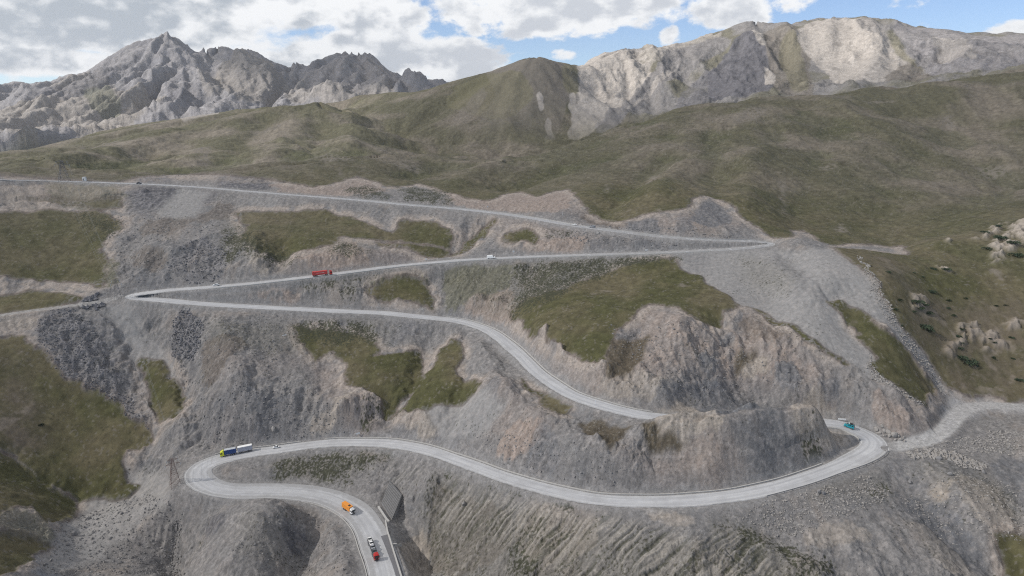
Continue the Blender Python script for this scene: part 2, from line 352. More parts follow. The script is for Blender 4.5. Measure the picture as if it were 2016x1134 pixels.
#@@ROADRESTORE
ZB = Z.copy()                                          # survey surface without detail, used to place things
TB = (-ZB/R2)
def hit(px, py):
    """image point -> world x, y, r on the survey surface (first hit of the sight line)"""
    a, t = ray(px, py); a = float(a); t = float(t)
    jf = (a-AA[0])/(AA[1]-AA[0]); jf = min(max(jf, 0), NA-1.001); j = int(jf); f = jf-j
    col = TB[:, j]*(1-f)+TB[:, j+1]*f
    k = np.argmax(col <= t)
    if k == 0: k = int(np.argmin(col))
    r = RR[k]; zz = (ZB[k, j]*(1-f)+ZB[k, j+1]*f)
    if k > 0 and col[k-1] > t:
        g = (col[k-1]-t)/(col[k-1]-col[k]+1e-9); r = RR[k-1]+(RR[k]-RR[k-1])*g; zz = -t*r
    return r*math.sin(a), r*math.cos(a), r, float(zz)
# ------------------------------------------------------------------ noise
def perlin(x, y, seed=0):
    x = x.astype(np.float32); y = y.astype(np.float32)
    xi = np.floor(x); yi = np.floor(y); fx = x-xi; fy = y-yi
    xi = xi.astype(np.int32); yi = yi.astype(np.int32)
    u = fx*fx*fx*(fx*(fx*6-15)+10); v = fy*fy*fy*(fy*(fy*6-15)+10)
    def g(ix, iy, dx, dy):
        h = (ix*374761393+iy*668265263+seed*974634777).astype(np.int32)
        h = (h ^ (h >> 13))*1274126177; h = (h ^ (h >> 16)) & 1023
        a = h.astype(np.float32)*(2*math.pi/1024)
        return np.cos(a)*dx+np.sin(a)*dy
    a = g(xi, yi, fx, fy); b = g(xi+1, yi, fx-1, fy); c = g(xi, yi+1, fx, fy-1); d = g(xi+1, yi+1, fx-1, fy-1)
    return (a+(b-a)*u+(c-a)*v+(a-b-c+d)*u*v)*1.5
def fbm(x, y, sc_, oct_=4, seed=0, gain=.5):
    o = 0; am = 1; f = 1/sc_; tot = 0
    for i in range(oct_):
        o = o+am*perlin(x*f, y*f, seed+i*17); tot += am; am *= gain; f *= 2.03
    return o/tot*1.5
def ridged(x, y, sc_, oct_=4, seed=0, gain=.55):
    o = 0; am = 1; f = 1/sc_; tot = 0
    for i in range(oct_):
        o = o+am*(1-2.2*np.abs(perlin(x*f, y*f, seed+i*31))); tot += am; am *= gain; f *= 2.07
    return o/tot
def sstep(x, a, b):
    t = np.clip((x-a)/(b-a), 0, 1); return t*t*(3-2*t)
def boxblur(M, kr, ka, it=2):
    M = M.astype(np.float32)
    for _ in range(it):
        for ax, k in ((0, kr), (1, ka)):
            if k < 1: continue
            P = np.pad(M, [(k+1, k) if i == ax else (0, 0) for i in range(2)], mode='edge')
            cs = np.cumsum(P, axis=ax, dtype=np.float64)
            M = ((cs[2*k+1:] - cs[:-2*k-1]) if ax == 0 else (cs[:, 2*k+1:] - cs[:, :-2*k-1])).astype(np.float32)/(2*k+1)
    return M
np.seterr(over='ignore')
wx = fbm(X, Y, 12, 4, 5)*3.4; wy = fbm(X, Y, 12, 4, 9)*3.4
wx2 = perlin(X/3.1, Y/3.1, 51)*.9; wy2 = perlin(X/3.1, Y/3.1, 52)*.9
WX = X+wx+wx2; WY = Y+wy+wy2
def world_poly(poly, tail=None):
    out = []
    m_ = len(poly)
    for i in range(m_ if tail is None else m_-1):
        a, b = poly[i], poly[(i+1) % m_]
        k = max(1, int(math.hypot(b[0]-a[0], b[1]-a[1])/14))
        for j in range(k):
            h_ = hit(a[0]+(b[0]-a[0])*j/k, a[1]+(b[1]-a[1])*j/k); out.append((h_[0], h_[1]))
    if tail is not None:
        h_ = hit(*poly[-1]); out.append((h_[0], h_[1])); out += tail
    return np.array(out, np.float32)
def inpoly(PW, warp=1.0):
    M = np.zeros(X.shape, bool)
    rr = np.hypot(PW[:, 0], PW[:, 1]); aa = np.arctan2(PW[:, 0], PW[:, 1])
    ia, ib = np.searchsorted(RR, [rr.min()-8, rr.max()+8]); ja, jb = np.searchsorted(AA, [aa.min()-.03, aa.max()+.03])
    if warp: x = WX[ia:ib, ja:jb]; y = WY[ia:ib, ja:jb]
    else: x = X[ia:ib, ja:jb]; y = Y[ia:ib, ja:jb]
    s = np.zeros(x.shape, bool)
    for i in range(len(PW)):
        x1, y1 = PW[i]; x2, y2 = PW[(i+1) % len(PW)]
        if y1 == y2: continue
        c = ((y1 > y) != (y2 > y)) & (x < (x2-x1)*(y-y1)/(y2-y1)+x1)
        s ^= c
    M[ia:ib, ja:jb] = s
    return M
# ------------------------------------------------------------------ land cover with some painted shade, traced outlines laid on the survey surface
UE = [(0,345),(60,349),(130,354),(233,357),(270,349),(330,345),(430,343),(480,347),(533,353),(575,362),(617,368),(650,362),(672,357),(702,347),(725,353),(772,370),(800,366),(822,362),(859,373),(875,380),(905,385),(919,391),(965,396),(985,385),(1025,378),(1055,388),(1085,380),(1120,372),(1149,401),(1159,408),(1212,431),(1232,431),(1272,420),(1344,410),(1371,381),(1397,375),(1427,385),(1477,431),(1501,451),(1524,470),(1557,466),(1562,438),(1580,434),(1604,450),(1617,470),(1634,475),(1677,468),(1777,464),(1794,471),(1791,488),(1740,482),(1644,488),(1697,531),(1724,551),(1744,591),(1777,645),(1817,688),(1844,731),(1864,760),(1911,777),(1961,785),(2016,792),(2060,796)]
GRASS = [
 [(0,420),(57,418),(110,415),(150,420),(187,415),(233,435),(240,455),(213,465),(203,490),(207,540),(205,570),(185,563),(140,555),(85,553),(0,548),(-80,548),(-80,420)],
 [(30,385),(90,392),(150,398),(235,392),(242,412),(190,412),(120,402),(60,398)],
 [(0,583),(57,573),(110,578),(160,587),(133,598),(100,605),(50,611),(0,616),(-60,620),(-60,585)],
 [(0,665),(53,661),(63,681),(87,705),(110,728),(137,756),(200,776),(240,790),(253,819),(293,836),(297,859),(287,873),(247,889),(233,909),(253,929),(267,949),(233,966),(150,976),(133,963),(90,943),(43,909),(0,879),(-100,850),(-100,665)],
 [(0,886),(33,906),(100,949),(143,976),(147,989),(133,1023),(100,1033),(60,1003),(20,1003),(0,1016),(-60,1020),(-60,880)],
 [(0,1056),(50,1062),(100,1072),(70,1096),(67,1106),(20,1134),(-50,1150),(-60,1050)],
 [(272,695),(287,688),(320,701),(333,722),(365,756),(353,800),(320,819),(300,796),(290,760)],
 [(460,421),(500,418),(567,418),(633,415),(672,423),(735,445),(772,461),(782,445),(795,435),(839,435),(879,451),(894,468),(885,485),(805,478),(672,466),(650,482),(610,490),(567,500),(540,505),(500,500),(475,480),(483,445)],
 [(739,477),(832,486),(889,488),(872,503),(845,508),(805,492),(739,483)],
 [(869,505),(912,491),(955,455),(979,428),(965,428),(925,461),(899,488)],
 [(992,478),(995,465),(1022,455),(1054,450),(1054,481),(1022,475)],
 [(715,575),(755,555),(805,545),(839,551),(855,578),(857,608),(832,601),(805,591),(739,590)],
 [(1000,618),(1039,591),(1105,571),(1172,545),(1272,515),(1320,508),(1344,535),(1371,545),(1411,571),(1457,598),(1424,618),(1414,638),(1371,635),(1344,611),(1289,601),(1255,611),(1222,645),(1205,678),(1192,708),(1165,720),(1115,695),(1085,668),(1055,661),(1019,635)],
 [(1457,598),(1511,625),(1577,655),(1644,698),(1677,721),(1664,721),(1627,698),(1561,660),(1504,632)],
 [(1631,585),(1661,591),(1704,618),(1727,645),(1777,678),(1811,728),(1827,756),(1844,769),(1837,786),(1817,794),(1791,783),(1757,756),(1737,745),(1711,711),(1727,701),(1677,651),(1651,611)],
 [(570,641),(633,651),(672,655),(740,672),(742,698),(772,698),(825,685),(835,708),(832,756),(805,756),(782,786),(752,816),(749,789),(739,776),(712,773),(680,756),(686,720),(655,690),(617,708),(593,668)],
 [(859,701),(885,668),(912,671),(905,698),(899,735),(925,745),(952,756),(919,778),(879,789),(812,819),(799,809),(762,809),(805,783),(822,756)],
 [(1012,742),(1039,766),(1072,776),(1105,786),(1135,801),(1115,823),(1092,824),(1069,799),(1032,779)],
 [(1961,1069),(2016,1070),(2080,1080),(2080,1160),(1994,1150),(1971,1106)]]
BROWNG = [[(1132,843),(1155,829),(1225,843),(1239,853),(1205,889),(1192,896),(1155,869)], [(1255,843),(1289,833),(1344,859),(1344,879),(1305,883),(1272,873)],
 [(1205,671),(1282,655),(1265,698),(1239,738),(1192,731)],[(1450,690),(1490,695),(1470,725),(1445,735)]]
SCRUB = [([(870,935),(940,962),(1005,996),(1072,1020),(1138,1040),(1205,1052),(1300,1060),(1380,1068),(1500,1075),(1660,1200),(860,1200),(835,1060),(822,1010),(850,965)], .62),
 ([(860,520),(1100,510),(1340,505),(1300,520),(1172,548),(1060,590),(1000,625),(960,620),(900,600),(875,560)], .6),
 ([(400,640),(560,640),(700,680),(640,700),(540,700),(420,690)], .55), ([(540,905),(660,893),(780,890),(790,905),(700,935),(640,960),(560,950),(520,925)], .6),
 ([(590,560),(700,545),(850,525),(860,545),(760,560),(600,580)], .55), ([(1450,505),(1540,520),(1570,560),(1520,590),(1470,560)], .42),
 ([(440,430),(500,440),(540,500),(560,530),(500,520),(450,480)], .55), ([(650,470),(720,480),(740,500),(680,510),(640,500)], .5),
 ([(1400,1030),(1530,1040),(1640,1134),(1660,1200),(1380,1200)], .62), ([(1560,930),(1760,930),(1760,990),(1600,985)], .40),
 ([(1780,920),(1900,980),(2016,1060),(2016,1000),(1900,900)], .42), ([(1640,480),(1790,488),(1800,640),(1760,620),(1720,550)], .5),
 ([(690,620),(780,640),(760,690),(690,660)], .5), ([(470,1034),(560,1040),(560,1134),(480,1134)], .36),([(930,960),(1020,1000),(1000,1134),(860,1134)],.6)]
DARKT = [([(67,650),(97,611),(133,605),(165,625),(200,660),(215,700),(235,745),(262,790),(293,836),(253,819),(240,790),(200,776),(137,756),(87,705)], 1.0),
 ([(360,608),(377,611),(397,655),(387,705),(337,698),(333,655),(350,628)], .95), ([(350,501),(400,475),(443,498),(440,545),(400,558),(360,558),(337,531)], .7),
 ([(240,378),(350,378),(317,411),(287,435),(247,405)], .8), ([(150,596),(180,584),(205,590),(200,608),(160,606)], .9),
 ([(260,352),(330,347),(340,360),(270,362)], .75), ([(420,350),(500,345),(530,355),(525,372),(440,370)], .7), ([(160,630),(215,700),(250,770),(300,840),(312,838),(290,740),(245,660),(205,615)], .45)]
GREYD = [([(1421,823),(1531,806),(1557,836),(1577,899),(1531,943),(1471,923),(1444,866)], .75), ([(1390,740),(1450,750),(1560,790),(1400,808)], .6),
 ([(1540,495),(1570,520),(1600,570),(1580,575),(1530,520)], .55), ([(1340,500),(1400,500),(1390,545),(1350,530)], .4),
 ([(380,780),(470,760),(560,800),(620,870),(560,880),(450,880),(400,860)], .45), ([(1780,940),(1830,1000),(1980,1134),(1900,1134),(1800,1040)], .5),
 ([(590,1060),(640,1075),(620,1134),(585,1110)], .6), ([(400,1040),(450,1030),(440,1090),(400,1080)], .4)]  # recess behind the mound and the spur's shaded flank are painted dark here
PINK = [([(1180,620),(1290,602),(1420,650),(1540,660),(1640,740),(1600,780),(1380,740),(1240,760),(1180,740)], .8), ([(1100,845),(1200,900),(1320,880),(1360,930),(1300,960),(1180,900)], .6),
 ([(600,700),(660,705),(740,780),(770,850),(700,860),(650,800)], .65), ([(1540,810),(1610,797),(1650,850),(1640,890),(1600,880)], .8), ([(1330,830),(1420,830),(1480,930),(1400,960),(1330,900)], .6),
 ([(560,490),(720,485),(880,510),(800,525),(640,545),(540,530)], .55), ([(920,430),(1050,500),(1250,490),(1100,440),(1000,425)], .5), ([(1150,405),(1212,432),(1350,415),(1400,385),(1480,440),(1300,465),(1200,450)], .6),
 ([(1440,590),(1520,640),(1500,700),(1460,680)], .7), ([(960,740),(1000,755),(1100,850),(1060,880),(960,860),(940,800)], .5), ([(900,600),(1010,620),(1090,680),(1190,740),(1180,780),(1080,720),(980,650)], .7),
 ([(430,760),(560,740),(640,700),(560,690),(430,720)], .3), ([(870,380),(1140,375),(1160,420),(1000,410)], .5), ([(0,395),(150,400),(160,415),(0,415)], .4), ([(60,620),(120,612),(90,650),(0,660),(0,640)], .5), ([(1760,860),(1850,850),(1840,790),(1700,770)],.45)]
SCREE = [[(1335,505),(1400,492),(1640,488),(1697,531),(1744,591),(1777,645),(1817,688),(1864,760),(1850,772),(1800,700),(1740,640),(1690,610),(1640,585),(1660,640),(1715,700),(1745,752),(1815,800),(1700,735),(1600,672),(1457,598),(1370,545),(1340,530)],
 [(820,800),(950,765),(1000,800),(960,860),(880,870)], [(230,900),(330,930),(330,985),(200,1100),(100,1134),(80,1100),(150,1000)], [(310,428),(350,380),(417,378),(383,431)], [(200,600),(250,600),(330,690),(360,760),(300,750)]]
def union(polys, warp=1.0):
    M = np.zeros(X.shape, bool)
    for p in polys: M |= inpoly(world_poly(p), warp)
    return M
farp = world_poly(UE, [(3000, 900), (9000, 2000), (9000, 9500), (-9500, 9500), (-9500, 600), (-900, 560)])
grass = inpoly(farp)|union(GRASS)
browng = union(BROWNG)
def soft(polys, warp=1.0, k=8):
    M = np.zeros(X.shape, np.float32)
    for p, s_ in polys: M = np.maximum(M, inpoly(world_poly(p), warp)*s_)
    return boxblur(M, k, k)
scrub, darkt, greyd, pink = soft(SCRUB), soft(DARKT, 1, 2), soft(GREYD, 1, 7), soft(PINK, 1, 10)
scree = boxblur(union(SCREE), 3, 3)
print('masks', round(time.time()-T0, 1))
OUTC = [[(1945,490),(1965,465),(1990,440),(2016,430),(2060,440),(2016,470),(1990,495),(1960,512)],[(1858,702),(1885,670),(1900,640),(1925,632),(1930,655),(1905,682),(1875,708)],[(1920,458),(1958,440),(1985,426),(1982,438),(1940,460)],
 [(1785,602),(1800,592),(1835,596),(1830,606)],[(1860,455),(1875,450),(1872,462)],[(1925,660),(1960,655),(1985,690),(1940,700)],[(1848,515),(1870,520),(1868,526),(1850,522)],[(1975,640),(2016,630),(2016,650),(1985,655)]]
outc = boxblur(union(OUTC, 1.4), 1, 2)*sstep(fbm(X, Y, 8, 4, 210), -.45, .1)
bleak = soft([([(1780,600),(1850,580),(1960,600),(2030,580),(2060,790),(1900,770),(1850,720),(1800,650)], .6), ([(1880,770),(1840,700),(1900,690),(2016,740),(2016,790),(1930,780)], .5),([(20,780),(80,790),(90,880),(20,900),(-40,860)],.75),
 ([(0,700),(50,690),(50,780),(0,800)],.5),([(1690,500),(1780,500),(1800,560),(1740,570)],.4)], 1, 8)
onroad = rdist < 6.0
grass &= ~(rdist < 6.6) & ~(tdist < 2.6) & ~(ydist < 3.4)
yardpad = inpoly(world_poly([(1850,850),(1862,812),(1853,800),(1870,783),(1930,790),(2016,797),(2100,800),(2100,822),(2016,812),(1950,812),(1900,822),(1880,832),(1866,852)]), .5)
grass &= ~yardpad
gs = boxblur(grass, 1, 1)
gw = boxblur(grass, 10, 10)                            # wide, for turf edges
# gradient of the survey surface
Zs = boxblur(ZB, 6, 6)
dr = np.gradient(RR)[:, None].astype(np.float32); da = (AA[1]-AA[0])
zr = np.gradient(Zs, axis=0)/dr; za = np.gradient(Zs, axis=1)/(da*R2)
sa, ca = np.sin(AA)[None, :], np.cos(AA)[None, :]
gx = (zr*sa+za*ca).astype(np.float32); gy = (zr*ca-za*sa).astype(np.float32)
sl = np.hypot(gx, gy); dx_, dy_ = gx/(sl+1e-4), gy/(sl+1e-4)
def streak(cell, length, seed, k=7, rid=False):
    o = 0
    for i in range(k):
        q = (i-(k-1)/2)*length/k
        n_ = perlin((X+dx_*q)/cell, (Y+dy_*q)/cell, seed)
        o = o+n_
    return o/k*2.2
nearm = slice(0, int(np.searchsorted(RR, 1500)))
s4 = streak(4.5, 22, 11); s12 = streak(13, 60, 12); s2 = streak(1.8, 8, 13)
print('streaks', round(time.time()-T0, 1))
rr_ = ridged(X, Y, 26, 4, 21); f8 = fbm(X, Y, 9, 4, 22); f60 = fbm(X, Y, 60, 4, 23); f2 = fbm(X, Y, 2.6, 3, 24); f25 = fbm(X, Y, 25, 4, 26)
rockb = ridged(X, Y, 6.5, 4, 25)
# ------------------------------------------------------------------ relief detail
SMOOTH = [([(1300,815),(1400,812),(1531,803),(1610,798),(1680,860),(1690,890),(1577,935),(1500,955),(1400,965),(1300,950),(1280,880)], .72), ([(430,770),(560,790),(640,870),(450,885),(400,850)], .6), ([(850,850),(970,755),(1110,860),(1220,960),(1000,930),(860,890)], .5),
 ([(400,990),(560,985),(560,1134),(380,1134)], .45), ([(120,1134),(180,1010),(330,985),(330,1134)], .6), ([(1740,900),(2016,840),(2016,1134),(1800,1134)], .45), ([(1200,1000),(1560,990),(1760,920),(1800,1000),(1600,1050),(1300,1060)], .5), ([(870,940),(1215,1025),(1400,1134),(850,1134)], .55), ([(500,400),(900,410),(900,440),(500,420)], .6)]
calm = 1-np.clip(soft(SMOOTH, 1, 10)+scree*.8, 0, .85)
bare = (1-gs)*(R2 < 1050)
clear = sstep(rdist, 6.2, 15)*sstep(tdist, 3, 12)*sstep(ydist, 3.5, 14)*(1-boxblur(yardpad, 4, 4))
steep = sstep(sl, .15, .75)
hilla = sstep(R2, 480, 900)
mod1 = sstep(fbm(X, Y, 38, 3, 27), -.45, .45); mod2 = sstep(fbm(X, Y, 22, 3, 28), -.4, .4)
crag_ = ridged(X+wx*2, Y+wy*2, 15, 5, 29, .62)
dz = bare*clear*calm*((.2+steep)*(s12*2.7*(.3+mod1)+s4*1.1*mod2+rr_*1.6*(1-scree)+crag_*2.2*(1-mod2)*(1-scree)*steep+rockb*.45*(1-scree))+.35*f8+.20*f2+darkt*rockb*.7)
dz += bare*clear*steep*s2*.12*mod1+outc*(crag_*2.2+rockb*2.0+.7)*(R2 < 900)
dz += gs*(R2 < 1050)*clear*(f25*.9+f8*.22+.10*f2)+gs*clear*.6*(R2 < 900)
dz += gs*hilla*(f60*3.0+streak(70, 320, 31)*6.5*sstep(R2, 520, 900)+streak(22, 110, 32)*1.8+fbm(X, Y, 14, 3, 34)*.7)*(R2 < 1700)
LINES = '''
-4.5 8 850,640 835,700 800,770 755,815 765,850
-5 8 345,1010 345,1134
-3.5 9 612,990 632,1030 602,1080 585,1134
-4.5 8 372,735 385,800 410,850 425,880
-3.5 10 240,660 290,770 305,850 258,955 160,1000
-2.5 5 0,885 60,935 145,978
3.5 8 945,690 985,760 1060,832 1110,880 1230,950
-3 7 920,700 905,790 880,850
-3.5 8 1425,640 1440,700 1470,770
-3 8 1255,645 1230,720 1205,790
3 8 1340,640 1330,720 1300,780
3 8 1510,670 1530,740 1550,790
-3 7 870,540 866,600
-4 10 965,425 910,480 870,508
5 16 465,1010 430,1070 450,1134
4 14 565,985 560,1050 520,1134
3 10 690,1030 700,1100
-3 8 1560,500 1640,580
-5 11 1805,960 1880,1050 1975,1134
4 12 1870,960 1960,1060 2010,1110
-4 12 1540,1045 1620,1100 1690,1134
3.5 9 862,935 830,1010 846,1134
-4 8 800,1000 822,1060 835,1134
-3.5 9 560,480 545,530
3.5 9 500,470 510,540
-4 8 300,640 330,700 370,760
4 10 440,650 470,740 500,840
-3 8 640,720 620,800 600,850
3 8 700,790 690,850
3.5 7 1318,806 1324,812
-3 8 1385,812 1440,808
3 7 1585,798 1612,800
2.5 9 1425,820 1410,880 1400,950
-2 8 1375,850 1370,950
2.5 9 1600,805 1625,860
-3 7 1290,880 1270,950
3 7 1180,900 1150,950
3 9 240,480 350,500 420,470
-3 8 270,470 250,540
-5 26 1400,255 1408,320 1415,400
-5 18 1310,310 1240,370 1180,420
4 16 1350,320 1290,380
4 20 1480,300 1470,400
-6 40 1900,240 1780,330 1700,430
-6 40 2016,330 1880,400 1830,470
-5 30 1640,230 1600,320 1560,430
-5 20 1100,330 1010,370
-5 20 880,320 800,345
4 20 960,335 900,365
-9 35 530,232 470,290 400,335
-9 35 400,250 300,300 200,330
8 40 330,262 180,310 60,335
-8 30 180,285 60,315
-8 30 640,230 620,280 560,320
8 30 700,245 690,290
'''
def linedist(L):
    D_ = np.full(X.shape, 1e9, np.float32); L = np.array(L); mr = 90
    for k in range(len(L)-1):
        (x0, y0), (x1, y1) = L[k], L[k+1]; r = math.hypot((x0+x1)/2, (y0+y1)/2); a = math.atan2((x0+x1)/2, (y0+y1)/2); h2 = math.hypot(x1-x0, y1-y0)/2+mr
        ia, ib = np.searchsorted(RR, [r-h2, r+h2]); ja, jb = np.searchsorted(AA, [a-h2/r, a+h2/r])
        xs = WX[ia:ib, ja:jb]-x0; ys = WY[ia:ib, ja:jb]-y0; dx, dy = x1-x0, y1-y0; L2 = dx*dx+dy*dy+1e-6
        t = np.clip((xs*dx+ys*dy)/L2, 0, 1); D_[ia:ib, ja:jb] = np.minimum(D_[ia:ib, ja:jb], np.hypot(xs-t*dx, ys-t*dy))
    return D_
gul = np.zeros(X.shape, np.float32)
for ln in LINES.strip().split('\n'):
    tk = ln.split(); A_, W_ = float(tk[0]), float(tk[1]); pts = [tuple(map(float, q.split(','))) for q in tk[2:]]
    PL = []
    for a_, b_ in zip(pts[:-1], pts[1:]):
        for j in range(4): h_ = hit(a_[0]+(b_[0]-a_[0])*j/4, a_[1]+(b_[1]-a_[1])*j/4); PL.append((h_[0], h_[1]))
    h_ = hit(*pts[-1]); PL.append((h_[0], h_[1])); D_ = linedist(PL)
    gul += A_*np.exp(-(D_/W_)**1.5).astype(np.float32)
P1, P2 = hit(1100, 1008), hit(1032, 1088); sdx, sdy = P2[0]-P1[0], P2[1]-P1[1]; sL = math.hypot(sdx, sdy); sdx, sdy = sdx/sL, sdy/sL
cu = (X-P1[0])*(-sdy)+(Y-P1[1])*sdx+1.2*perlin(X/9, Y/9, 221); cv = (X-P1[0])*sdx+(Y-P1[1])*sdy
stripe = perlin(cu/1.7, cv/34, 222)+.45*perlin(cu/.85, cv/18, 223)
ribz = soft([([(890,945),(1080,1000),(1260,1034),(1500,1062),(1560,1134),(1480,1200),(1080,1134),(940,1070),(850,1030)], 1.0), ([(755,905),(800,910),(850,935),(820,960),(770,950)], .6)], 1, 6)*(.45+.55*sstep(f25, -.5, .3))
dz += bare*clear*ribz*stripe*.75
dz += gul*1.25*clear
micro = ridged(X+wx*.5, Y+wy*.5, 3.4, 3, 33, .6)
dz += bare*clear*(1-.75*scree)*(.4+.6*calm)*(micro*.42*(.35+steep)*(.4+.6*mod1))
rill0 = streak(3.2, 26, 74); dz += bare*clear*scrub*rill0*.55
# mountains
def streak_r(cell, length, seed, k=8):
    o = 0
    for i in range(k):
        q = (i-(k-1)/2)*length/k; o = o+1-2.3*np.abs(perlin((X+dx_*q)/cell, (Y+dy_*q)/cell, seed))
    return o/k
mt2 = sstep(R2, 1180, 1500)*(R2 < 2700)                # middle range
a_div = px_dir(1115, 200)[0]; a_dom = px_dir(1010, 200)[0]
mfar = (R2 > 2700).astype(np.float32)
big = streak(110, 420, 41)
limb = sstep(AA[None, :]+fbm(X, Y, 160, 3, 42)*.03, a_div-.015, a_div+.03)*mt2*sstep(R2,1400,1560)
wq = fbm(X, Y, 180, 3, 142)*60; m_r1 = ridged(X*.8+Y*.25+wq, Y*.55-X*.2+wq*.5, 105, 5, 43, .5); m_r2 = ridged(X+f60*6, Y, 40, 4, 44, .55)
slab2 = sstep(fbm(X+wq, Y, 210, 4, 45), -.25, .15)
R2a = streak_r(120, 330, 150); R2b = streak_r(42, 130, 151)
dz += mt2*(big*7+(R2a-.2)*8)+limb*((R2a-.2)*22+(R2b-.2)*10*(.3+.7*slab2)+(m_r1-.3)*14*(.25+.75*slab2)+(m_r2-.3)*6*slab2)
wq2 = fbm(X, Y, 700, 3, 143)*220; fx_, fy_ = X+wq2, Y*.8-wq2*.4
M1 = ridged(fx_, fy_, 520, 6, 47, .52); M2 = streak(190, 900, 48); M3 = ridged(X+wq2*.3, Y, 110, 4, 49, .55)
lowm = 1-sstep(ZB, 40, 300)
R1 = streak_r(240, 700, 148); R1b = streak_r(85, 260, 149)
M4 = ridged(X, Y, 46, 3, 249, .6)
dz += mfar*((R1-.2)*120+(R1b-.2)*52+(M1-.35)*(16+14*lowm)+M2*10+(M3-.3)*(9+5*lowm)+(M4-.3)*6)
def crest_keep(L, w_):
    a = np.array([float(ray(p_[0], p_[1])[0]) for p_ in L]); r_ = np.array([p_[2] for p_ in L]); rc = np.interp(AA, a, r_)[None, :]
    return 1-.5*np.exp(-((R2-rc)/(rc*w_))**2)
dz = dz*np.where(R2 > 2700, crest_keep(S1, .03), np.where(R2 > 1300, crest_keep(S2, .03), 1))
Z = ZB+dz.astype(np.float32)
print('detail', round(time.time()-T0, 1))
# ------------------------------------------------------------------ base colours
def col(c): return np.array(c, np.float32)
Cc = np.empty(X.shape+(3,), np.float32)
def lay(m_, c):
    global Cc
    c = col(c) if not isinstance(c, np.ndarray) else c
    m3 = np.clip(m_, 0, 1)[..., None].astype(np.float32)
    Cc = Cc*(1-m3)+c*m3
Cc[:] = col((.183, .176, .173))
lay(sstep(fbm(X, Y, 45, 4, 61)+.5*s12, .0, .7)*.6, (.128, .129, .134))
lay(sstep(fbm(X, Y, 33, 4, 62)+.4*s4, .15, .8)*.6, (.235, .205, .182))
lay(pink*(.55+.45*sstep(f8+s4*.6, -.4, .5)), (.265, .215, .185))
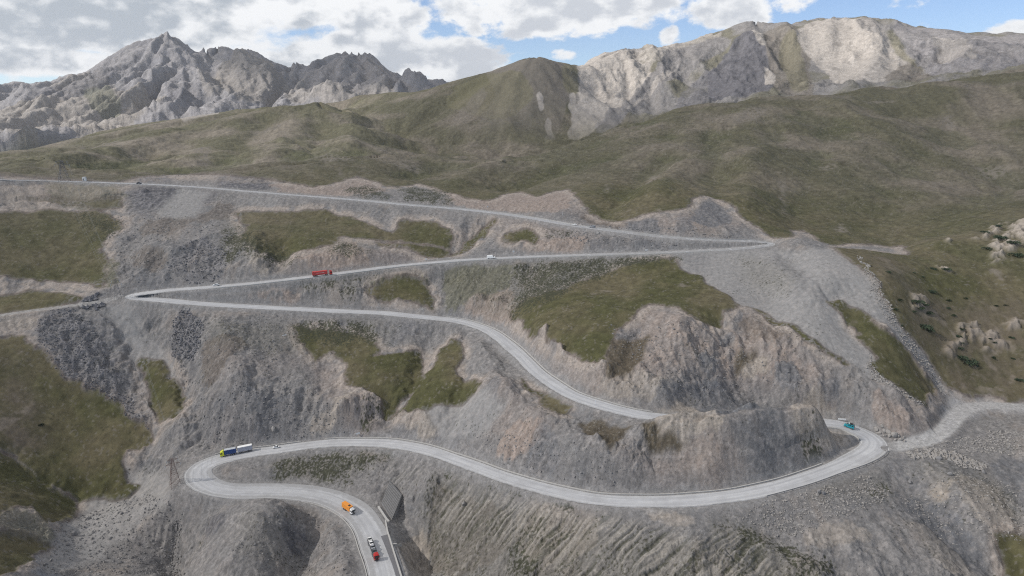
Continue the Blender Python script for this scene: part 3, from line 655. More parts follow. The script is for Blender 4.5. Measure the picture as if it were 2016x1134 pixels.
# patches of rock, soil and growth, a few of painted shade: kind, strength, outline
PATCH = """N.5 1459,624 1529,638 1579,676 1512,676 1455,652
B.8 1430,599 1472,620 1442,632
B.7 1212,662 1268,620 1254,645 1225,668
B.8 1374,708 1416,708 1409,743 1381,747
B.7 1413,645 1434,641 1438,676 1420,694
B.9 1353,772 1406,758 1487,807 1388,810
B.8 1526,743 1565,729 1579,786 1529,793
B.7 1600,750 1653,743 1663,807 1607,793
P.8 1459,701 1494,708 1508,743 1469,743
P.9 1487,673 1515,673 1508,690
P.6 1176,733 1282,743 1317,786 1198,789
P.9 1307,803 1441,814 1420,835 1353,828
P.8 1286,821 1317,803 1363,832 1353,867 1317,853
P.8 1550,807 1607,796 1670,853 1691,877 1635,899 1582,860
K.6 481,578 610,575 592,593 490,593
D.8 577,638 733,641 739,674 670,674 586,671
S.9 739,638 835,638 778,680 757,707 739,692
N.6 400,677 490,680 475,704 418,755 400,770
P.8 778,809 850,809 904,782 946,764 910,815 850,848 805,848
B.6 850,848 970,755 997,770 895,884
P.7 679,770 688,764 670,830 655,848 610,836
D.6 712,788 748,800 733,839 712,839
B.4 418,782 487,779 550,800 560,839 520,874 439,864 418,819
P.6 0,378 116,369 148,390 148,417 114,414 42,417 0,398
G.45 80,362 235,368 240,405 164,414 119,406
D.2 165,415 240,438 240,462 197,480 150,430
B.5 206,366 270,364 270,406 243,406
T.9 270,364 354,370 312,408 275,408
L.7 354,374 405,377 384,414 365,432 304,427
T.7 405,380 428,382 397,417 384,414
N.5 286,438 413,419 460,396 460,427 370,440 330,462 278,459
N.5 259,493 331,504 328,525 291,533 270,525
B.6 265,541 341,536 341,565 267,565
G.7 206,509 225,509 228,565 212,570
T.5 294,573 413,568 413,586 294,586
P.6 0,624 66,618 63,645 0,660
T.8 424,356 487,343 522,358 548,374 479,372 426,364
K.7 527,361 620,369 664,364 712,348 744,369 776,374 664,386 559,378
D.5 670,372 728,364 776,393 717,390
D.5 786,366 871,377 892,403 797,393
L.4 487,388 548,393 532,427 500,414
D.8 442,446 479,467 532,488 532,520 479,499 448,530 440,488
D.8 551,486 585,507 569,523 538,499
K.8 572,496 654,478 686,472 710,491 823,499 834,520 664,530 585,512
D.6 654,478 702,488 707,504 654,499
B.5 707,483 823,496 818,515 728,520
P.7 485,499 532,520 527,549 511,541
D.6 593,549 749,528 781,525 781,533 664,560 596,570
L.8 453,581 585,571 691,550 781,528 850,518 850,522 781,532 691,554 585,575 453,585
D.7 659,570 686,567 712,578 702,594 675,583
G.8 712,570 813,541 850,552 850,560 797,552 731,573
K.9 712,578 757,594 813,594 850,604 823,607 744,604
K.5 559,575 601,578 585,586 548,586
D.6 1009,529 1115,513 1337,498 1339,513 1220,532 1115,577 1009,625 998,614 1035,572 1019,556
G.6 876,529 1009,529 998,566 890,606 871,593
D.99 909,570 928,562 925,568 911,573
D.99 945,578 953,573 958,578 948,582
K.8 892,606 1009,569 1009,598 993,611 1040,648 998,638 937,619
K.7 871,376 916,384 969,397 1022,376 1056,389 1128,373 1115,413 1009,418 903,405
N.6 1144,402 1181,426 1241,437 1228,450 1162,437
B.8 1244,429 1284,429 1300,460 1239,455
B.6 1331,431 1360,434 1360,458 1331,452
B.85 1375,390 1410,385 1445,425 1400,445 1365,430
K.8 1014,484 1141,468 1157,474 1151,495 1035,492
B.6 1162,474 1241,476 1342,487 1337,497 1162,497
D.6 1056,450 1154,466 1088,471
F.8 148,1019 225,1003 212,1046 114,1134 40,1134 106,1067
N.6 48,868 90,860 93,921 50,903
K.5 0,834 100,839 79,868 26,876
B.7 243,897 291,895 317,921 286,942 254,913
G.5 8,1003 79,1019 106,1056 69,1080 0,1054
T.7 407,1035 460,1035 423,1072 384,1098
T.6 201,1072 233,1067 225,1088
T.4 265,1061 317,1093 344,1134 265,1125
L.8 265,993 304,982 370,972 397,977 331,982 278,998
D.85 527,924 612,900 686,890 691,913 686,961 638,953 612,927 548,950
D.7 712,884 784,897 739,919 691,935
L.9 506,927 585,905 583,909 511,929
T.9 569,1056 612,1064 585,1101 567,1099
N.3 551,1003 585,993 628,1014 622,1035 559,1046
P.7 813,1040 829,1051 850,1134 797,1134 781,1088
D.95 876,929 950,944 1020,967 1088,991 1215,1024 1213,1031 1085,1000 1015,976 945,954 876,938
N.4 850,966 916,982 998,1019 1009,1098 929,1134 850,1134
P.6 1019,1019 1077,1001 1189,1030 1154,1088 1067,1106 1014,1077
D.5 1014,1080 1088,1112 1062,1134 998,1134
P.7 1255,998 1286,993 1350,1016 1342,1027 1300,1014
K.9 1035,839 1070,858 1051,882 998,900 972,905 998,845
B.6 1070,850 1104,887 1083,945 1022,921 1035,900
P.9 1826,930 1847,933 1865,976 1854,990 1822,951
B.8 1797,962 1833,976 1904,1047 1968,1134 1939,1134 1868,1061 1797,1004
P.6 1875,940 1939,955 2010,1033 2003,1061 1960,1065 1904,1012
B.7 1939,909 2016,905 2016,1033 1968,955
D.9 1701,958 1758,948 1765,958 1705,972
D.9 1435,1061 1513,1043 1527,1054 1478,1068
D.55 1527,1047 1648,1097 1648,1134 1570,1134
P.6 1577,1036 1691,1033 1719,1061 1620,1061
P.6 1772,1012 1854,1047 1932,1134 1875,1134
P.5 1300,1001 1371,1033 1360,1040 1300,1030
D.7 1573,852 1620,898 1595,916
S.7 1750,905 1900,905 1930,940 1800,950
B.4 1640,960 1800,980 1790,1010 1660,1000
P.5 1600,880 1650,905 1560,940 1540,935
K.6 1700,770 1800,820 1780,850 1730,830"""
PC = dict(B=(.118, .121, .130), P=(.285, .252, .218), K=(.262, .212, .182), N=(.105, .083, .065), D=(.048, .050, .032), G=(.098, .098, .062), S=(.165, .163, .167), L=(.255, .25, .245), T=(.09, .09, .099), F=(.205, .21, .225))  # B also darkens the mound recess, T the spur's shaded flank
pn = .55*fbm(X, Y, 7, 4, 92)+.35*s4*steep+.3*f2; pnd = 1.0*perlin(X/1.3, Y/1.3, 171)+.8*perlin(X/.7, Y/.7, 172)+.8*fbm(X, Y, 9, 4, 173)
def patches(keys):
    for ln in PATCH.split('\n'):
        tk = ln.split(); k_, st_ = tk[0][0], float(tk[0][1:])
        if k_ not in keys: continue
        PW = world_poly([tuple(map(float, q.split(','))) for q in tk[1:]])
        rr3 = np.hypot(PW[:, 0], PW[:, 1]); aa3 = np.arctan2(PW[:, 0], PW[:, 1])
        ia, ib = np.searchsorted(RR, [rr3.min()-10, rr3.max()+10]); ja, jb = np.searchsorted(AA, [aa3.min()-.04, aa3.max()+.04])
        m_ = boxblur(inpoly(PW, 1)[ia:ib, ja:jb], 7, 7)
        m_ = sstep(m_*1.5+pn[ia:ib, ja:jb]*np.clip(m_*4, 0, 1)*.9-.30, .0, .45)*st_*bare[ia:ib, ja:jb] if k_ != 'D' else sstep(m_*1.0+pnd[ia:ib, ja:jb]*np.clip(m_*3, 0, 1)-.42-.5*(1-st_), -.04, .18)*.92*((R2 < 900)*1.0)[ia:ib]
        sub = Cc[ia:ib, ja:jb]; m3 = m_[..., None].astype(np.float32); c_ = col(PC[k_])*(1+.18*np.clip(s2, -1, 1)[ia:ib, ja:jb, None])
        Cc[ia:ib, ja:jb] = sub*(1-m3)+c_*m3
patches('BPKNSLTF')
# pale cut faces under the turf edge, with a band of dark soil right at the edge
edge = sstep(gw, .01, .20)*(1-gs)*(R2 < 700)
lay(edge*.85*sstep(f8, -.6, .1), (.31, .268, .235))
lay(scree*.92, (.238, .232, .228)); lay(scree*sstep(s4, .2, .8)*.25, (.16, .16, .16)); lay(greyd*.8, (.105, .107, .115))
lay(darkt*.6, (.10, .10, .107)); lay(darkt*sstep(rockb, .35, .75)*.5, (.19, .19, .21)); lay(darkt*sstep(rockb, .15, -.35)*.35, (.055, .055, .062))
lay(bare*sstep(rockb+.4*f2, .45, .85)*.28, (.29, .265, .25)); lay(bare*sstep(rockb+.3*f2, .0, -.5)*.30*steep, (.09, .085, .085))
rill = streak(3.2, 26, 74); tuft = sstep(perlin(X/1.15, Y/1.15, 71)*.8+.7*perlin(X/.62, Y/.62, 72)+.45*f8+.35*f25-.35*rill*scrub+scrub*.95-.86, -.03, .14)
lay(bare*clear*tuft*.92*(R2 < 900), (.036, .038, .024))
ribm = ribz*bare
lay(scrub*.55*bare, (.125, .115, .088)); lay(scrub*bare*sstep(rill+.3*f25, .2, .5)*.85, (.23, .215, .195))
lay(ribm*sstep(stripe, .02, .3)*.8, (.262, .243, .218)); lay(ribm*sstep(stripe, -.12, -.4)*.75*sstep(f2+.3, -.4, .2), (.058, .06, .042))
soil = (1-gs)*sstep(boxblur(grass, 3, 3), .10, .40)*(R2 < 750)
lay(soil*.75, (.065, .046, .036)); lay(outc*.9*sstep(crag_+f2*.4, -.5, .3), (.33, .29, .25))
g1 = sstep(fbm(X, Y, 40, 5, 81), -.45, .45)[..., None]
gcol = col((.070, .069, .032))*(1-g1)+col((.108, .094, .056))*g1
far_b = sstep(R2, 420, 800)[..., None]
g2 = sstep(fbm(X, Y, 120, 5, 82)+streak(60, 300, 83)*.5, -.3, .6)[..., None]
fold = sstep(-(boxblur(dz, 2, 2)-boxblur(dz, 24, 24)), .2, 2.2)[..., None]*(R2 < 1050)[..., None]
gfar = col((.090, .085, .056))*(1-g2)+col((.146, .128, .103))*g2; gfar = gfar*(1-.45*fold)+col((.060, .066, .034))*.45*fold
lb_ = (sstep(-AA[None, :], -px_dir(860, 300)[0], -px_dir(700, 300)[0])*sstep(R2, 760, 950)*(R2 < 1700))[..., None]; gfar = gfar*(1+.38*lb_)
gfar = gfar*(1+.22*np.clip(streak(9, 60, 182), -1, 1)+.17*np.clip(perlin(X/22, ZB/1.1, 231)+.6*perlin(X/9, ZB/.6, 232), -1, 1))[..., None]
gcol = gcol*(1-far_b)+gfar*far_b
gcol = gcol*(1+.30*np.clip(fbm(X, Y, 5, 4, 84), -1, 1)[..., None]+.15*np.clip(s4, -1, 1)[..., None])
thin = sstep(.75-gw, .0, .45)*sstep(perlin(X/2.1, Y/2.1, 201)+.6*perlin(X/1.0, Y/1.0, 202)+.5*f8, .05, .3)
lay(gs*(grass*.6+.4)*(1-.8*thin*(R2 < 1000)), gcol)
spk = gs*(R2 < 1000)*sstep(perlin(X/1.6, Y/1.6, 203)+.5*perlin(X/7, Y/7, 204), .52, .66); lay(spk*.5, (.17, .155, .135)); lay(gs*(R2 < 1000)*sstep(perlin(X/1.4, Y/1.4, 205)+.5*f8, .5, .7)*.5, (.040, .042, .024))
lay(gs*sstep(s12+.5*f25, .45, .9)*.22*(R2 < 1000), (.13, .12, .085))
scar = np.zeros(X.shape, np.float32)
for pl in ('1535,348 1546,350 1549,372 1546,400 1538,402 1537,370', '1440,228 1475,216 1512,214 1505,226 1470,238 1446,248', '1852,226 1872,220 1884,240 1868,250', '1646,428 1664,424 1674,436 1660,446', '1612,318 1640,314 1650,322 1622,326', '1270,345 1290,335 1296,350 1276,360', '1230,412 1240,404 1246,410 1236,418', '1700,200 1760,194 1762,199 1702,206', '1925,318 1990,316 1990,330 1935,336', '380,290 410,284 414,312 390,316', '150,286 240,278 232,290 160,296', '600,300 640,294 700,318 640,322', '665,335 672,332 676,352 668,352', '1866,452 1876,448 1874,460', '1190,372 1196,360 1204,360 1198,376', '490,248 560,232 562,238 500,256', '770,318 830,322 828,332 780,328'):
    PW = world_poly([tuple(map(float, q.split(','))) for q in pl.split()]); scar = np.maximum(scar, inpoly(PW, 1.2))
scar = boxblur(scar, 1, 2); lay(gs*scar*sstep(fbm(X, Y, 6, 4, 233), -.35, .15)*.75, (.185, .165, .142))
patches('DG'); lay(outc*.95*sstep(crag_+f2*.4, -.6, .1)*(R2 < 900), (.33, .29, .25)); lay(outc*sstep(rockb, .15, -.35)*.75, (.07, .066, .055))
lay(boxblur(browng, 2, 2)*.9, (.085, .070, .048))
lay(gs*bleak*(.5+.5*sstep(fbm(X, Y, 12, 4, 90)+.4*f2, -.3, .4)), (.125, .103, .083)); lay(gs*bleak*sstep(fbm(X, Y, 14, 5, 91), .25, .5)*.7, (.23, .195, .165))
# worn bare patches in the grass
lay(gs*sstep(fbm(X, Y, 26, 5, 85)-.25*(R2 > 600), .62, .85)*.6, (.20, .175, .15))
# middle range and far massif: cover patches, some with sun or cloud shade painted in
FARP = """O.8 960,142 1040,117 1110,126 1118,175 1100,250 1060,300 990,305 940,290 950,230 985,190
V.6 900,175 960,150 1020,140 1050,190 1000,230 930,225 880,205
O.5 865,300 895,240 950,180 960,184 915,245 890,300
O.6 940,300 975,230 990,240 960,310
O.5 1000,290 1030,220 1045,230 1020,300
V.6 1110,130 1130,135 1140,190 1115,180
V.35 1040,260 1110,290 1060,315 980,316
R.95 1057,190 1064,187 1069,196 1067,205 1073,214 1064,218 1060,208
R.9 1078,234 1085,240 1083,252 1094,268 1090,280 1080,292 1073,278 1078,262 1074,248
R.8 1122,190 1128,186 1134,200 1130,214 1136,226 1127,232 1119,216 1124,204
R.95 1140,125 1190,112 1250,118 1280,140 1270,165 1230,205 1190,235 1150,270 1128,280 1122,262 1140,215 1148,170
R.7 1240,110 1330,92 1420,68 1400,90 1330,125 1280,135
C.95 1320,110 1420,75 1440,85 1360,140 1280,190 1210,250 1165,265 1200,235 1270,180
R.6 1330,140 1310,165 1260,200 1220,235 1240,215 1290,170
W.95 1475,62 1492,66 1512,105 1522,186 1460,196 1400,205 1396,160 1440,100
W.6 1400,150 1400,205 1330,222 1350,180
O.85 1500,60 1560,60 1600,90 1585,150 1600,190 1525,186 1515,110
V.5 1540,80 1565,90 1580,150 1590,185 1560,180 1540,130
R.9 1480,60 1495,62 1503,85 1508,100 1494,92 1485,80
R.85 1505,150 1525,160 1522,180 1508,184
R 1570,65 1610,50 1680,45 1720,60 1750,95 1790,125 1830,140 1790,160 1740,165 1700,168 1650,172 1640,150 1600,120 1578,90
C.6 1680,50 1740,52 1760,90 1720,80
O.9 1735,170 1780,138 1800,136 1835,160
V.6 1740,68 1770,80 1800,110 1830,150 1810,140 1770,110
M.9 1760,60 1870,66 1960,72 2030,70 2030,130 1900,150 1850,158 1810,130 1780,95
R.5 1830,75 1900,90 1920,130 1860,130
A.7 430,135 480,120 530,140 560,160 540,200 470,210 440,190 425,160
A.6 390,140 430,150 440,200 410,205
R.9 0,245 60,230 140,225 230,200 290,190 330,215 300,240 170,270 60,295 0,300
R.7 100,190 180,165 230,200 160,230
R.8 340,225 420,210 430,225 360,240
R.7 560,175 660,140 740,130 770,160 760,185 640,205 570,205
M.7 600,150 700,118 760,140 790,165 700,190 620,190
W.6 60,220 160,185 230,160 200,200 120,225
W.5 330,190 380,180 400,215 350,225
G.7 0,262 40,262 60,300 0,310
G.6 170,205 215,195 240,230 200,245"""
FC_ = dict(O=(.165, .148, .130), V=(.142, .132, .080), R=(.36, .33, .302), C=(.195, .185, .183), W=(.120, .117, .128), M=(.235, .222, .225), A=(.30, .275, .25), G=(.10, .105, .07))  # V grass and A scree painted sunlit; W wedge is dark talus plus cloud shade
base_d = 1-limb
lay(mt2*base_d*sstep(streak(18, 200, 87)+fbm(X, Y, 90, 4, 88)*.4, .42, .8)*.45, (.17, .15, .125))
lay(limb, (.205, .195, .190)); lay(limb*sstep(fbm(X, Y, 150, 4, 89), -.05, .35)*.65, (.128, .120, .074))
lay(mfar, (.185, .182, .195)); rk3 = mfar*sstep(R1b+.5*M3+.4*lowm, .35, .8); lay(rk3*.8, (.235, .226, .230))
for ln in FARP.split('\n'):
    tk = ln.split(); k_, st_ = tk[0][0], float(tk[0][1:] or 1); PW = world_poly([tuple(map(float, q.split(','))) for q in tk[1:]])
    farr = PW.shape[0] and np.hypot(PW[:, 0], PW[:, 1]).mean() > 2700
    nn = (.45*R1b+.5*M3-.2) if farr else (.5*R2b+.45*m_r2-.15)
    m_ = boxblur(inpoly(PW, .5), 4, 5) if k_ != 'R' or farr or len(PW) > 30 else boxblur(inpoly(PW, 0), 1, 1); nn = nn+.4*(f60 if not farr else M2)
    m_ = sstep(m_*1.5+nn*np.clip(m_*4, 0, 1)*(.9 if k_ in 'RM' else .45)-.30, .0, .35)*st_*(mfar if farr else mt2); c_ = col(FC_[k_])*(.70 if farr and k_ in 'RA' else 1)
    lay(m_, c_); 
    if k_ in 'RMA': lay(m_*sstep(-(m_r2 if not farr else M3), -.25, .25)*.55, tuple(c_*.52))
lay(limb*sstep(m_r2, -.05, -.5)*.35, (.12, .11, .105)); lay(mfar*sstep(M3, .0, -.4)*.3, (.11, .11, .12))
# tracks, yard, road verge
lay(sstep(tdist, 3.6, 2.4)*(.6+.4*sstep(f2, -.4, .3)), (.27, .265, .26)); lay(sstep(ydist+.5*f2, 4.8, 2.8)*.95, (.36, .355, .35)); lay(boxblur(yardpad, 3, 3)*.9*(.7+.3*sstep(f8,-.3,.3)), (.34, .335, .335))
lay(sstep(rdist+1.6*f8, 9, 5.2)*.75, (.225, .22, .218))
salt = sstep(perlin(X/.9, Y/.9, 191)+.4*f8, .42, .6)*bare*(R2 < 800)*(1-.4*scree); lay(salt*.26, (.36, .345, .325))
pep = sstep(perlin(X/1.3+7, Y/1.3, 192)+.35*f8+.2*micro, .45, .65)*bare*(R2 < 800); lay(pep*.30*(1-.5*scree), (.075, .075, .08))
Cc *= (1+.16*np.clip(f2, -1, 1)+.10*np.clip(s2, -1, 1)*bare)[..., None]
Cc = np.clip(Cc, .012, .6)
kindv = np.clip((1-gs)*(1-.65*scree)+mt2*limb+mfar, 0, 1).astype(np.float32)
print('colours', round(time.time()-T0, 1))
# ------------------------------------------------------------------ terrain objects
def terrain_mat(name, bscale, bstr):
    m = bpy.data.materials.new(name); m.use_nodes = True; t = NT(m.node_tree)
    b = m.node_tree.nodes['Principled BSDF']; b.inputs['Roughness'].default_value = .95; b.inputs['Specular IOR Level'].default_value = .15
    at = t.new('ShaderNodeAttribute'); at.attribute_name = 'albedo'; ak = t.new('ShaderNodeAttribute'); ak.attribute_name = 'rocky'
    geo = t.new('ShaderNodeNewGeometry'); pos = geo.outputs['Position']
    na = t.noise(pos, bscale, 5, .65); nb = t.noise(pos, bscale*3.7, 3, .6)
    nc = t.noise(pos, bscale*.09, 4, .6)
    v = t.m('ADD', t.m('MULTIPLY', t.m('SUBTRACT', na, .5), 1.3), t.m('MULTIPLY', t.m('SUBTRACT', nb, .5), .9))
    amp = t.m('ADD', t.m('MULTIPLY', ak.outputs['Fac'], .45), .35)
    v = t.m('ADD', 1.0, t.m('MULTIPLY', v, t.m('MULTIPLY', amp, .95)))
    vo = t.new('ShaderNodeTexVoronoi'); t.put(vo.inputs['Vector'], pos); vo.inputs['Scale'].default_value = bscale*.75; vo.inputs['Randomness'].default_value = 1
    sp = t.new('ShaderNodeSeparateColor'); t.link(vo.outputs['Color'], sp.inputs[0])
    st = t.m('MULTIPLY', t.m('SUBTRACT', t.m('POWER', sp.outputs[0], 2.2), .3), t.m('MULTIPLY', ak.outputs['Fac'], t.ss(nc, .35, .65)))
    v = t.m('ADD', v, t.m('MULTIPLY', st, .32))
    c = t.vm('SCALE', at.outputs['Color'], v)
    t.link(c, b.inputs['Base Color'])
    bp = t.new('ShaderNodeBump'); bp.inputs['Distance'].default_value = bstr; t.put(bp.inputs['Height'], t.m('ADD', na, t.m('MULTIPLY', nb, .35)))
    t.put(bp.inputs['Strength'], t.m('ADD', t.m('MULTIPLY', ak.outputs['Fac'], .6), .25))
    t.link(bp.outputs[0], b.inputs['Normal'])
    return m
pxs = np.tan(AA)  # helper only
def edge_r(L, mult):
    a = np.array([float(ray(p[0], p[1])[0]) for p in L]); r = np.array([p[2] for p in L]); return np.interp(AA, a, r)*mult
b1 = edge_r(FC, 1.05); b2 = np.where(AA < px_dir(795, 300)[0], edge_r(LB, 1.12), b1)
rowmid = RR[:-1][:, None]; cmid = slice(0, NA-1)
zone = np.full((NR-1, NA-1), 2, np.int8); zone[rowmid < b2[None, :-1]] = 1; zone[rowmid < b1[None, :-1]] = 0; zone[np.broadcast_to(rowmid > 2700, zone.shape)] = 3
idx = np.arange(NR*NA).reshape(NR, NA)
quads = np.stack([idx[:-1, :-1], idx[:-1, 1:], idx[1:, 1:], idx[1:, :-1]], -1)
Vall = np.stack([X, Y, Z+ZC], -1).reshape(-1, 3); Call = Cc.reshape(-1, 3); Kall = kindv.reshape(-1)
def mk_terrain(name, z, mat, label, cat):
    q = quads[zone == z].reshape(-1, 4); used = np.unique(q); mp = np.zeros(NR*NA, np.int32); mp[used] = np.arange(len(used))
    q = mp[q]; me = bpy.data.meshes.new(name); me.vertices.add(len(used)); me.vertices.foreach_set('co', Vall[used].astype(np.float32).ravel())
    me.loops.add(q.size); me.loops.foreach_set('vertex_index', q.ravel().astype(np.int32))
    me.polygons.add(len(q)); me.polygons.foreach_set('loop_start', np.arange(0, q.size, 4, dtype=np.int32))
    me.update(calc_edges=True); me.shade_smooth()
    a = me.attributes.new('albedo', 'FLOAT_COLOR', 'POINT'); a.data.foreach_set('color', np.c_[Call[used], np.ones(len(used))].astype(np.float32).ravel())
    a = me.attributes.new('rocky', 'FLOAT', 'POINT'); a.data.foreach_set('value', Kall[used])
    me.materials.append(mat); o = bpy.data.objects.new(name, me); C.objects.link(o)
    o['kind'] = 'structure'; o['label'] = label; o['category'] = cat
    return o
mk_terrain('ground', 0, terrain_mat('ground_soil_grass', .9, .35), 'grassy and gravelly mountainside the switchback road climbs', 'hillside')
mk_terrain('hill', 1, terrain_mat('hill_grass', .22, 1.2), 'rolling brown green hills behind the upper road at the left', 'hill')
mk_terrain('mountain', 2, terrain_mat('mountain_rock', .12, 2.5), 'grassy dome running into a pale limestone ridge at the right', 'mountain')
mk_terrain('mountain', 3, terrain_mat('far_mountain_rock', .045, 6.0), 'jagged grey limestone massif at the upper left', 'mountain')
print('terrain done', round(time.time()-T0, 1))
#@@OBJECTS
# ------------------------------------------------------------------ surface lookup for placing things
def zat(x, y, fine=True):
    r = math.hypot(x, y); a = math.atan2(x, y)
    i = min(max(int(np.searchsorted(RR, r))-1, 0), NR-2); j = min(max(int((a-AA[0])/(AA[1]-AA[0])), 0), NA-2)
    u = (r-RR[i])/(RR[i+1]-RR[i]); v = (a-AA[j])/(AA[1]-AA[0]); S = Z if fine else ZB
    return float((S[i, j]*(1-u)+S[i+1, j]*u)*(1-v)+(S[i, j+1]*(1-u)+S[i+1, j+1]*u)*v)+ZC
TF = (-Z/R2)
def hitf(px, py):
    a, t = ray(px, py); a = float(a); t = float(t)
    j = int((a-AA[0])/(AA[1]-AA[0])); j = min(max(j, 0), NA-1); c_ = TF[:, j]; k = int(np.argmax(c_ <= t)); r = float(RR[k])
    return r*math.sin(a), r*math.cos(a), r
# ------------------------------------------------------------------ mesh helpers
MATS = {}
def mat(name, c, rough=.6, metal=0.0, bump=0.0, bs=20., var=.12, emit=None):
    if name in MATS: return MATS[name]
    m = bpy.data.materials.new(name); m.use_nodes = True; t = NT(m.node_tree); b = m.node_tree.nodes['Principled BSDF']
    b.inputs['Roughness'].default_value = rough; b.inputs['Metallic'].default_value = metal
    tcx = t.new('ShaderNodeTexCoord'); nz = t.noise(tcx.outputs['Object'], bs*.2, 4, .6)
    v = t.m('ADD', 1-var, t.m('MULTIPLY', nz, 2*var))
    t.link(t.vm('SCALE', tuple(c[:3]), v), b.inputs['Base Color'])
    if bump:
        bp = t.new('ShaderNodeBump'); bp.inputs['Distance'].default_value = bump; t.link(t.noise(tcx.outputs['Object'], bs, 4, .6), bp.inputs['Height']); t.link(bp.outputs[0], b.inputs['Normal'])
    MATS[name] = m; return m
class MB:
    def __init__(s): s.v = []; s.f = []
    def add(s, vs_, fs): o = len(s.v); s.v += [tuple(p) for p in vs_]; s.f += [tuple(o+i for i in f) for f in fs]; return s
    def box(s, x0, x1, y0, y1, z0, z1, b=0.0, top=None):
        # bevelled box along x; top=(inset_x_front, inset_x_back, inset_y) tapers the roof
        tx0, tx1, ty = (top or (0, 0, 0))
        lo = [(x0, y0), (x1, y0), (x1, y1), (x0, y1)]; hi = [(x0+tx1, y0+ty), (x1-tx0, y0+ty), (x1-tx0, y1-ty), (x0+tx1, y1-ty)]
        if b <= 0: return s.add([(x, y, z0) for x, y in lo]+[(x, y, z1) for x, y in hi], [(3,2,1,0),(4,5,6,7),(0,1,5,4),(1,2,6,5),(2,3,7,6),(3,0,4,7)])
        def ring(pts, z, d):
            (xa, ya), (xb, _), (_, yb), _ = pts
            xa += d; ya += d; xb -= d; yb -= d; c = b if d == 0 else b*.5
            return [(xa+c, ya, z), (xb-c, ya, z), (xb, ya+c, z), (xb, yb-c, z), (xb-c, yb, z), (xa+c, yb, z), (xa, yb-c, z), (xa, ya+c, z)]
        rs = [ring(lo, z0, b*.6), ring(lo, z0+b*.7, 0), ring(hi, z1-b*.7, 0), ring(hi, z1, b*.6)]
        vv = sum(rs, []); ff = [tuple(range(7, -1, -1)), tuple(range(24, 32))]
        for k in range(3):
            for i in range(8): j = (i+1) % 8; ff.append((k*8+i, k*8+j, k*8+8+j, k*8+8+i))
        return s.add(vv, ff)
    def cyl(s, c, ax, r, h, n=16, r2=None):
        c = Vector(c); ax = Vector(ax).normalized(); u = ax.orthogonal().normalized(); w_ = ax.cross(u); r2 = r if r2 is None else r2
        vv = [c-ax*h/2+(u*math.cos(a)+w_*math.sin(a))*r for a in [2*math.pi*i/n for i in range(n)]]+[c+ax*h/2+(u*math.cos(a)+w_*math.sin(a))*r2 for a in [2*math.pi*i/n for i in range(n)]]
        return s.add(vv, [tuple(range(n-1, -1, -1)), tuple(range(n, 2*n))]+[(i, (i+1) % n, n+(i+1) % n, n+i) for i in range(n)])
    def bar(s, p, q, w_):
        p, q = Vector(p), Vector(q); return s.cyl((p+q)/2, q-p, w_, (q-p).length, 4)
    def build(s, name, m, parent=None, smooth_=False):
        me = bpy.data.meshes.new(name); me.from_pydata(s.v, [], s.f); me.update(); me.materials.append(m)
        if smooth_: me.shade_smooth()
        o = bpy.data.objects.new(name, me); C.objects.link(o); o.parent = parent; return o
def tag(o, label=None, cat=None, group=None, kind=None):
    if label: o['label'] = label
    if cat: o['category'] = cat
    if group: o['group'] = group
    if kind: o['kind'] = kind
    return o
def empty(name, label, cat, group=None):
    o = bpy.data.objects.new(name, None); o.empty_display_size = .5; C.objects.link(o); return tag(o, label, cat, group)
def copy_tree(o, parent=None):
    c = o.copy(); C.objects.link(c); c.parent = parent
    for ch in list(o.children): copy_tree(ch, c)
    return c
# ------------------------------------------------------------------ road
dR = np.gradient(ROAD[:, :2], axis=0); dR /= np.hypot(*dR.T)[:, None]; NL = np.c_[-dR[:, 1], dR[:, 0]]      # left normal
def strip(name, i0_, i1_, offs, zo, m, label, cat, thick=.0, attr=True, jag=0.0):
    """a sheet following the road between samples i0_..i1_, offs = list of offsets (left +) as functions of the index or numbers"""
    n_ = len(offs); vv = []; ac = []
    for i in range(i0_, i1_):
        for k, o_ in enumerate(offs):
            of = o_(i) if callable(o_) else o_
            if jag and k in (0, n_-1): of += rnd.uniform(-jag, jag)
            zz = zo[k] if isinstance(zo, (list, tuple)) else zo
            vv.append((ROAD[i, 0]+NL[i, 0]*of, ROAD[i, 1]+NL[i, 1]*of, ZC-ROAD[i, 2]+zz)); ac.append((of, i*2.0, DUST[i]))
    m_ = i1_-i0_; ff = [(i*n_+k, i*n_+k+1, (i+1)*n_+k+1, (i+1)*n_+k) for i in range(m_-1) for k in range(n_-1)]
    ff = [f[::-1] for f in ff]
    me = bpy.data.meshes.new(name); me.from_pydata(vv, [], ff); me.update(); me.materials.append(m)
    a = me.attributes.new('along', 'FLOAT_VECTOR', 'POINT'); a.data.foreach_set('vector', np.array(ac, np.float32).ravel())
    o = bpy.data.objects.new(name, me); C.objects.link(o); tag(o, label, cat, kind='structure'); return o
